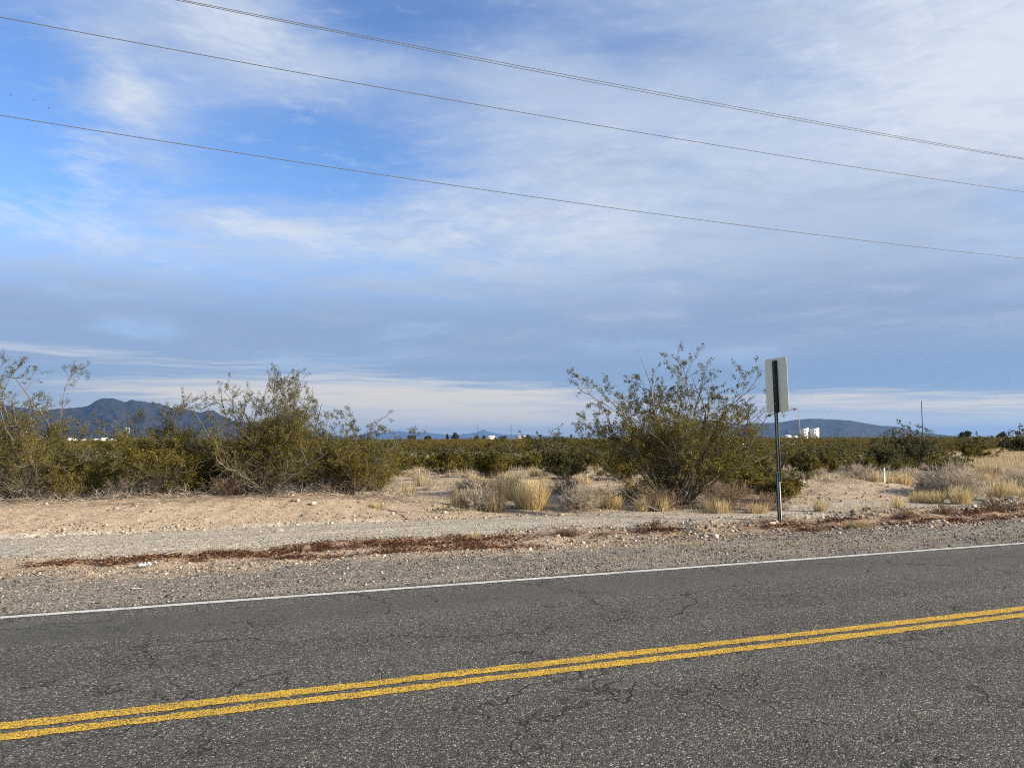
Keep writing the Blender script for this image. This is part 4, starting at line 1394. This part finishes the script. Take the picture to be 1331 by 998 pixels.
range_('hills', [(440, 571), (480, 563), (505, 562), (520, 560), (535, 563), (548, 561.5), (560, 563), (590, 566), (612, 563), (620, 562), (626, 559), (629, 558.3), (634, 561), (642, 563), (655, 564.5), (690, 566), (730, 567.5), (790, 571)], 31000, 1800, 15)

# ------------------------------------------------------------------ haze: even air
hz = MB(); hz.box(-20500, 36500, -3300, 34500, -9, 470)
# the ground sheet must lie inside the box
haze = hz.build('haze', None)
haze.data.materials.clear()
hm, t = mat('haze_air')
vp = t.n('ShaderNodeVolumePrincipled')
vp.inputs['Color'].default_value = (.30, .56, 1, 1)
vp.inputs['Density'].default_value = 4.4e-5
vp.inputs['Anisotropy'].default_value = .2
o_ = t.n('ShaderNodeOutputMaterial'); t.t.links.new(vp.outputs[0], o_.inputs['Volume'])
haze.data.materials.append(hm)
tag(haze, kind='stuff')
haze['label'] = 'thin blue air haze over the plain'; haze['category'] = 'haze'

# ------------------------------------------------------------------ sun + sky
SUN_AZ = YAW+math.radians(112)     # clockwise from +Y
SUN_EL = math.radians(24)
sd = bpy.data.lights.new('sun', 'SUN'); sun = bpy.data.objects.new('sun', sd); COL.objects.link(sun)
sd.energy = 4.8; sd.angle = math.radians(4.0); sd.color = (1, .875, .69)
dirs = Vector((math.sin(SUN_AZ)*math.cos(SUN_EL), math.cos(SUN_AZ)*math.cos(SUN_EL), math.sin(SUN_EL)))
sun.rotation_euler = dirs.to_track_quat('Z', 'Y').to_euler()
sun.location = (20, -20, 30)

wd = bpy.data.worlds.new('World'); sc.world = wd; wd.use_nodes = True
t = NT(wd.node_tree)
sky = t.n('ShaderNodeTexSky', sky_type='NISHITA')
sky.sun_disc = False; sky.sun_elevation = SUN_EL; sky.sun_rotation = SUN_AZ
sky.air_density = 1.0; sky.dust_density = .4; sky.ozone_density = 1.6
dv = t.n('ShaderNodeTexCoord').outputs['Generated']
xr = t.vm('DOT_PRODUCT', dv, (RX[0], RX[1], 0)); yr = t.vm('DOT_PRODUCT', dv, (VX[0], VX[1], 0)); zr = t.sep(dv)[2]
az = t.m('MULTIPLY', t.m('ARCTAN2', xr, yr), 180/math.pi)
el = t.m('MULTIPLY', t.m('ARCSINE', zr), 180/math.pi)
iz = t.m('DIVIDE', 1, t.m('ADD', t.m('MAXIMUM', zr, 0), .10))
Q = t.xyz(t.m('MULTIPLY', xr, iz), t.m('MULTIPLY', yr, iz), 0)          # high layer, flat sheet in perspective
AE = t.xyz(t.m('MULTIPLY', az, .1), t.m('MULTIPLY', el, .1), 0)


def blob(a, e, sa, se, rot=0):
    c_, s_ = math.cos(math.radians(rot)), math.sin(math.radians(rot))
    da = t.m('SUBTRACT', az, a); de_ = t.m('SUBTRACT', el, e)
    u = t.m('ADD', t.m('MULTIPLY', da, c_/sa), t.m('MULTIPLY', de_, s_/sa))
    v = t.m('ADD', t.m('MULTIPLY', da, -s_/se), t.m('MULTIPLY', de_, c_/se))
    return t.m('EXPONENT', t.m('MULTIPLY', t.m('ADD', t.m('MULTIPLY', u, u), t.m('MULTIPLY', v, v)), -1))


def total(terms, base=0.):
    r = base
    for w_, b_ in terms: r = t.m('ADD', r, t.m('MULTIPLY', b_, w_))
    return r


WARP = t.vm('ADD', Q, t.vm('SCALE', t.vm('SUBTRACT', t.noise(Q, 1.1, 3, .5, color=True), (.5, .5, .5)), s=.5))
AEW = t.vm('ADD', AE, t.vm('SCALE', t.vm('SUBTRACT', t.noise(AE, 1.2, 3, .5, color=True), (.5, .5, .5)), s=.25))
base = t.mix(1, sky.outputs[0], t.mix(t.ss(yr, -.3, .2), (.60, .62, .60), (.76, .98, 1.32)), 'MULTIPLY')  # unseen sky behind the camera dimmed on purpose, to lower the ambient light


def col(r, g, b, k=5.9):
    """cloud radiance as display-linear RGB (the Background runs at 0.1, exposure +0.55)"""
    return (r*k, g*k, b*k)


def fac(x, k=1.):
    return t.m('MULTIPLY', x, k, clamp=True)


# high thin veil with blue openings
veil_bias = total([(.50, blob(32, 22, 20, 14)), (.30, blob(5, 24, 12, 6)), (.36, blob(-19, 28, 10, 4, -22)), (.22, blob(-27, 21, 3, 5, 30)),
                   (.42, blob(14, 14, 20, 6)), (.34, blob(-15, 14, 14, 2.6, -6)), (.25, blob(-30, 10, 12, 2.5)), (-.62, blob(-35, 21, 6, 4)), (-.60, blob(-15, 20.3, 8, 3.2, 8)),
                   (-.44, blob(-30, 16.2, 10, 2.2)), (-.22, blob(9, 27, 5, 4)), (-.12, blob(-6, 29, 8, 3))], .36)
nA = t.noise(WARP, 1.5, 8, .60)
nB = t.noise(t.vm('MULTIPLY', WARP, (.6, 2.0, 1)), 2.8, 8, .62)
vd = t.m('ADD', veil_bias, t.m('ADD', t.m('MULTIPLY', t.m('SUBTRACT', nA, .5), 1.2), t.m('MULTIPLY', t.m('SUBTRACT', nB, .5), .9)))
front = t.ss(yr, -.35, .25)  # thins the veil behind the camera as well, for less ambient fill
c = t.mix(t.m('MULTIPLY', fac(t.ss(vd, .0, 1.0), .92), t.m('ADD', .25, t.m('MULTIPLY', front, .75))), base, col(.59, .685, .85))
# bright wisps
wb = total([(.66, blob(36, 26, 13, 7)), (.46, blob(34, 19.5, 9, 3.5)), (.46, blob(-21, 28, 7, 3, -22)), (.46, blob(-27.5, 22.5, 2.0, 3, 40)), (.36, blob(-29.5, 17.5, 2, 2.5, 10)),
            (.55, blob(-17, 14.8, 6, 1.2, -6)), (.34, blob(-2, 15.5, 9, 2.5)), (.34, blob(-30, 13.5, 9, 1.6, -10)), (.34, blob(8, 15.5, 5, 2)), (.2, blob(8, 20, 12, 3)), (.18, blob(12, 10, 20, 3.5))], .0)
nC = t.noise(t.vm('MULTIPLY', AEW, (1, 2.6, 1)), 2.2, 10, .66, .4)
nC2 = t.noise(t.vm('MULTIPLY', AEW, (1.2, 4.5, 1)), 4.5, 8, .62, .3)
wv2 = t.m('ADD', t.m('MULTIPLY', t.m('SUBTRACT', nC, .5), .95), t.m('MULTIPLY', t.m('SUBTRACT', nC2, .5), .75))
c = t.mix(fac(t.ss(t.m('ADD', wb, wv2), .0, .85), .78), c, col(.83, .88, .95))
# grey undersides in the thicker cloud at the right
nG = t.noise(t.vm('MULTIPLY', WARP, (1, 2.2, 1)), 1.7, 9, .62, .3)
grm = t.m('MULTIPLY', t.ss(nG, .47, .70), total([(.75, blob(24, 19, 17, 9)), (.45, blob(2, 13, 14, 5)), (.3, blob(-28, 26, 8, 5)), (.35, blob(4, 28, 14, 5))]))
c = t.mix(fac(grm, .75), c, col(.40, .475, .64))
# grey-blue deck
nD = t.noise(t.vm('MULTIPLY', AEW, (.5, 2.0, 1)), 1.4, 6, .5)
deck_el = t.m('MULTIPLY', t.ss(el, 4.0, 5.4), t.m('SUBTRACT', 1, t.ss(el, 7.8, 14.)))
deck = t.m('MULTIPLY', t.m('ADD', deck_el, t.m('MULTIPLY', blob(26, 13, 16, 4), .42)), t.ss(nD, .12, .50))
c = t.mix(fac(deck, .90), c, col(.30, .41, .625))
nF = t.noise(t.vm('MULTIPLY', AEW, (.6, 4.0, 1)), 1.6, 7, .58)
lil = t.m('MULTIPLY', t.m('MULTIPLY', t.m('ADD', t.m('MULTIPLY', deck_el, .6), t.m('MULTIPLY', blob(22, 11, 18, 4), .9)), t.ss(nF, .46, .74)), .60)
c = t.mix(lil, c, col(.49, .58, .77))
# horizon: blue gaps, pale haze and cream streaks
lowf = t.mix(t.ss(el, .0, 3.2), col(.80, .80, .78), col(.25, .385, .62))
c = t.mix(fac(t.m('SUBTRACT', 1, t.ss(el, 4.4, 6.4)), .9), c, lowf)
pal = t.m('MULTIPLY', total([(.95, blob(-3, .6, 14, 2.6)), (.45, blob(14, .5, 12, 1.3)), (.4, blob(32, 1.2, 9, 1.4)), (.35, blob(-22, 3.0, 14, 1.6))]), t.ss(t.noise(t.vm('MULTIPLY', AE, (.5, 5, 1)), 2., 5, .5), .2, .6))
c = t.mix(fac(pal, .85), c, col(.95, .89, .79))
AEW2 = t.vm('ADD', AE, t.vm('SCALE', t.vm('SUBTRACT', t.noise(t.vm('MULTIPLY', AE, (.7, 2.5, 1)), 1.5, 3, .5, color=True), (.5, .5, .5)), s=.09))
nE = t.noise(t.vm('MULTIPLY', AEW2, (.55, 11, 1)), 2.0, 8, .60)
nE2 = t.noise(t.vm('MULTIPLY', AEW2, (.9, 26, 1)), 2.3, 6, .6)
sb = total([(.50, blob(-4, 2.8, 12, 2.0)), (.36, blob(-28, 5.6, 15, .5, -1)), (.40, blob(-20, 3.6, 15, .8, -1)), (.34, blob(-21, 2.3, 6, 1)), (.38, blob(22, 2.7, 9, .8, -1)), (.30, blob(34, 2.2, 9, .8)), (.26, blob(4, 1.0, 16, 1.0)),
            (-.35, blob(22, 4.8, 24, .9)), (-.25, blob(-31, 1.9, 8, .8)), (.22, blob(-14, 4.6, 8, .5))], -.10)
stre = t.m('MULTIPLY', t.ss(t.m('ADD', sb, t.m('ADD', t.m('MULTIPLY', t.m('SUBTRACT', nE, .5), 1.05), t.m('MULTIPLY', t.m('SUBTRACT', nE2, .5), .40))), .0, .48), t.m('SUBTRACT', 1, t.ss(el, 6.2, 7.6)))
c = t.mix(fac(stre, .92), c, t.mix(t.ss(el, 3.2, 5.2), col(.90, .83, .72), col(.66, .72, .80)))
bg = t.n('ShaderNodeBackground'); bg.inputs[1].default_value = .1
t.set(bg.inputs[0], c)
wo = t.n('ShaderNodeOutputWorld'); t.t.links.new(bg.outputs[0], wo.inputs[0])

# ------------------------------------------------------------------ output settings
sc.view_settings.view_transform = 'Standard'
sc.view_settings.look = 'None'
sc.view_settings.gamma = 1.0
sc.view_settings.exposure = 0.70
sc.view_settings.use_curve_mapping = False
sc.render.engine = 'CYCLES'
sc.cycles.max_bounces = 6
sc.cycles.diffuse_bounces = 3
sc.cycles.volume_bounces = 0
sc.cycles.transparent_max_bounces = 8
sc.cycles.use_denoising = False
sc.cycles.denoiser = 'OPENIMAGEDENOISE'
sc.cycles.denoising_input_passes = 'RGB_ALBEDO_NORMAL'
sc.cycles.sample_clamp_indirect = 4
sc.cycles.pixel_filter_type = 'BLACKMAN_HARRIS'
sc.cycles.filter_width = 1.05
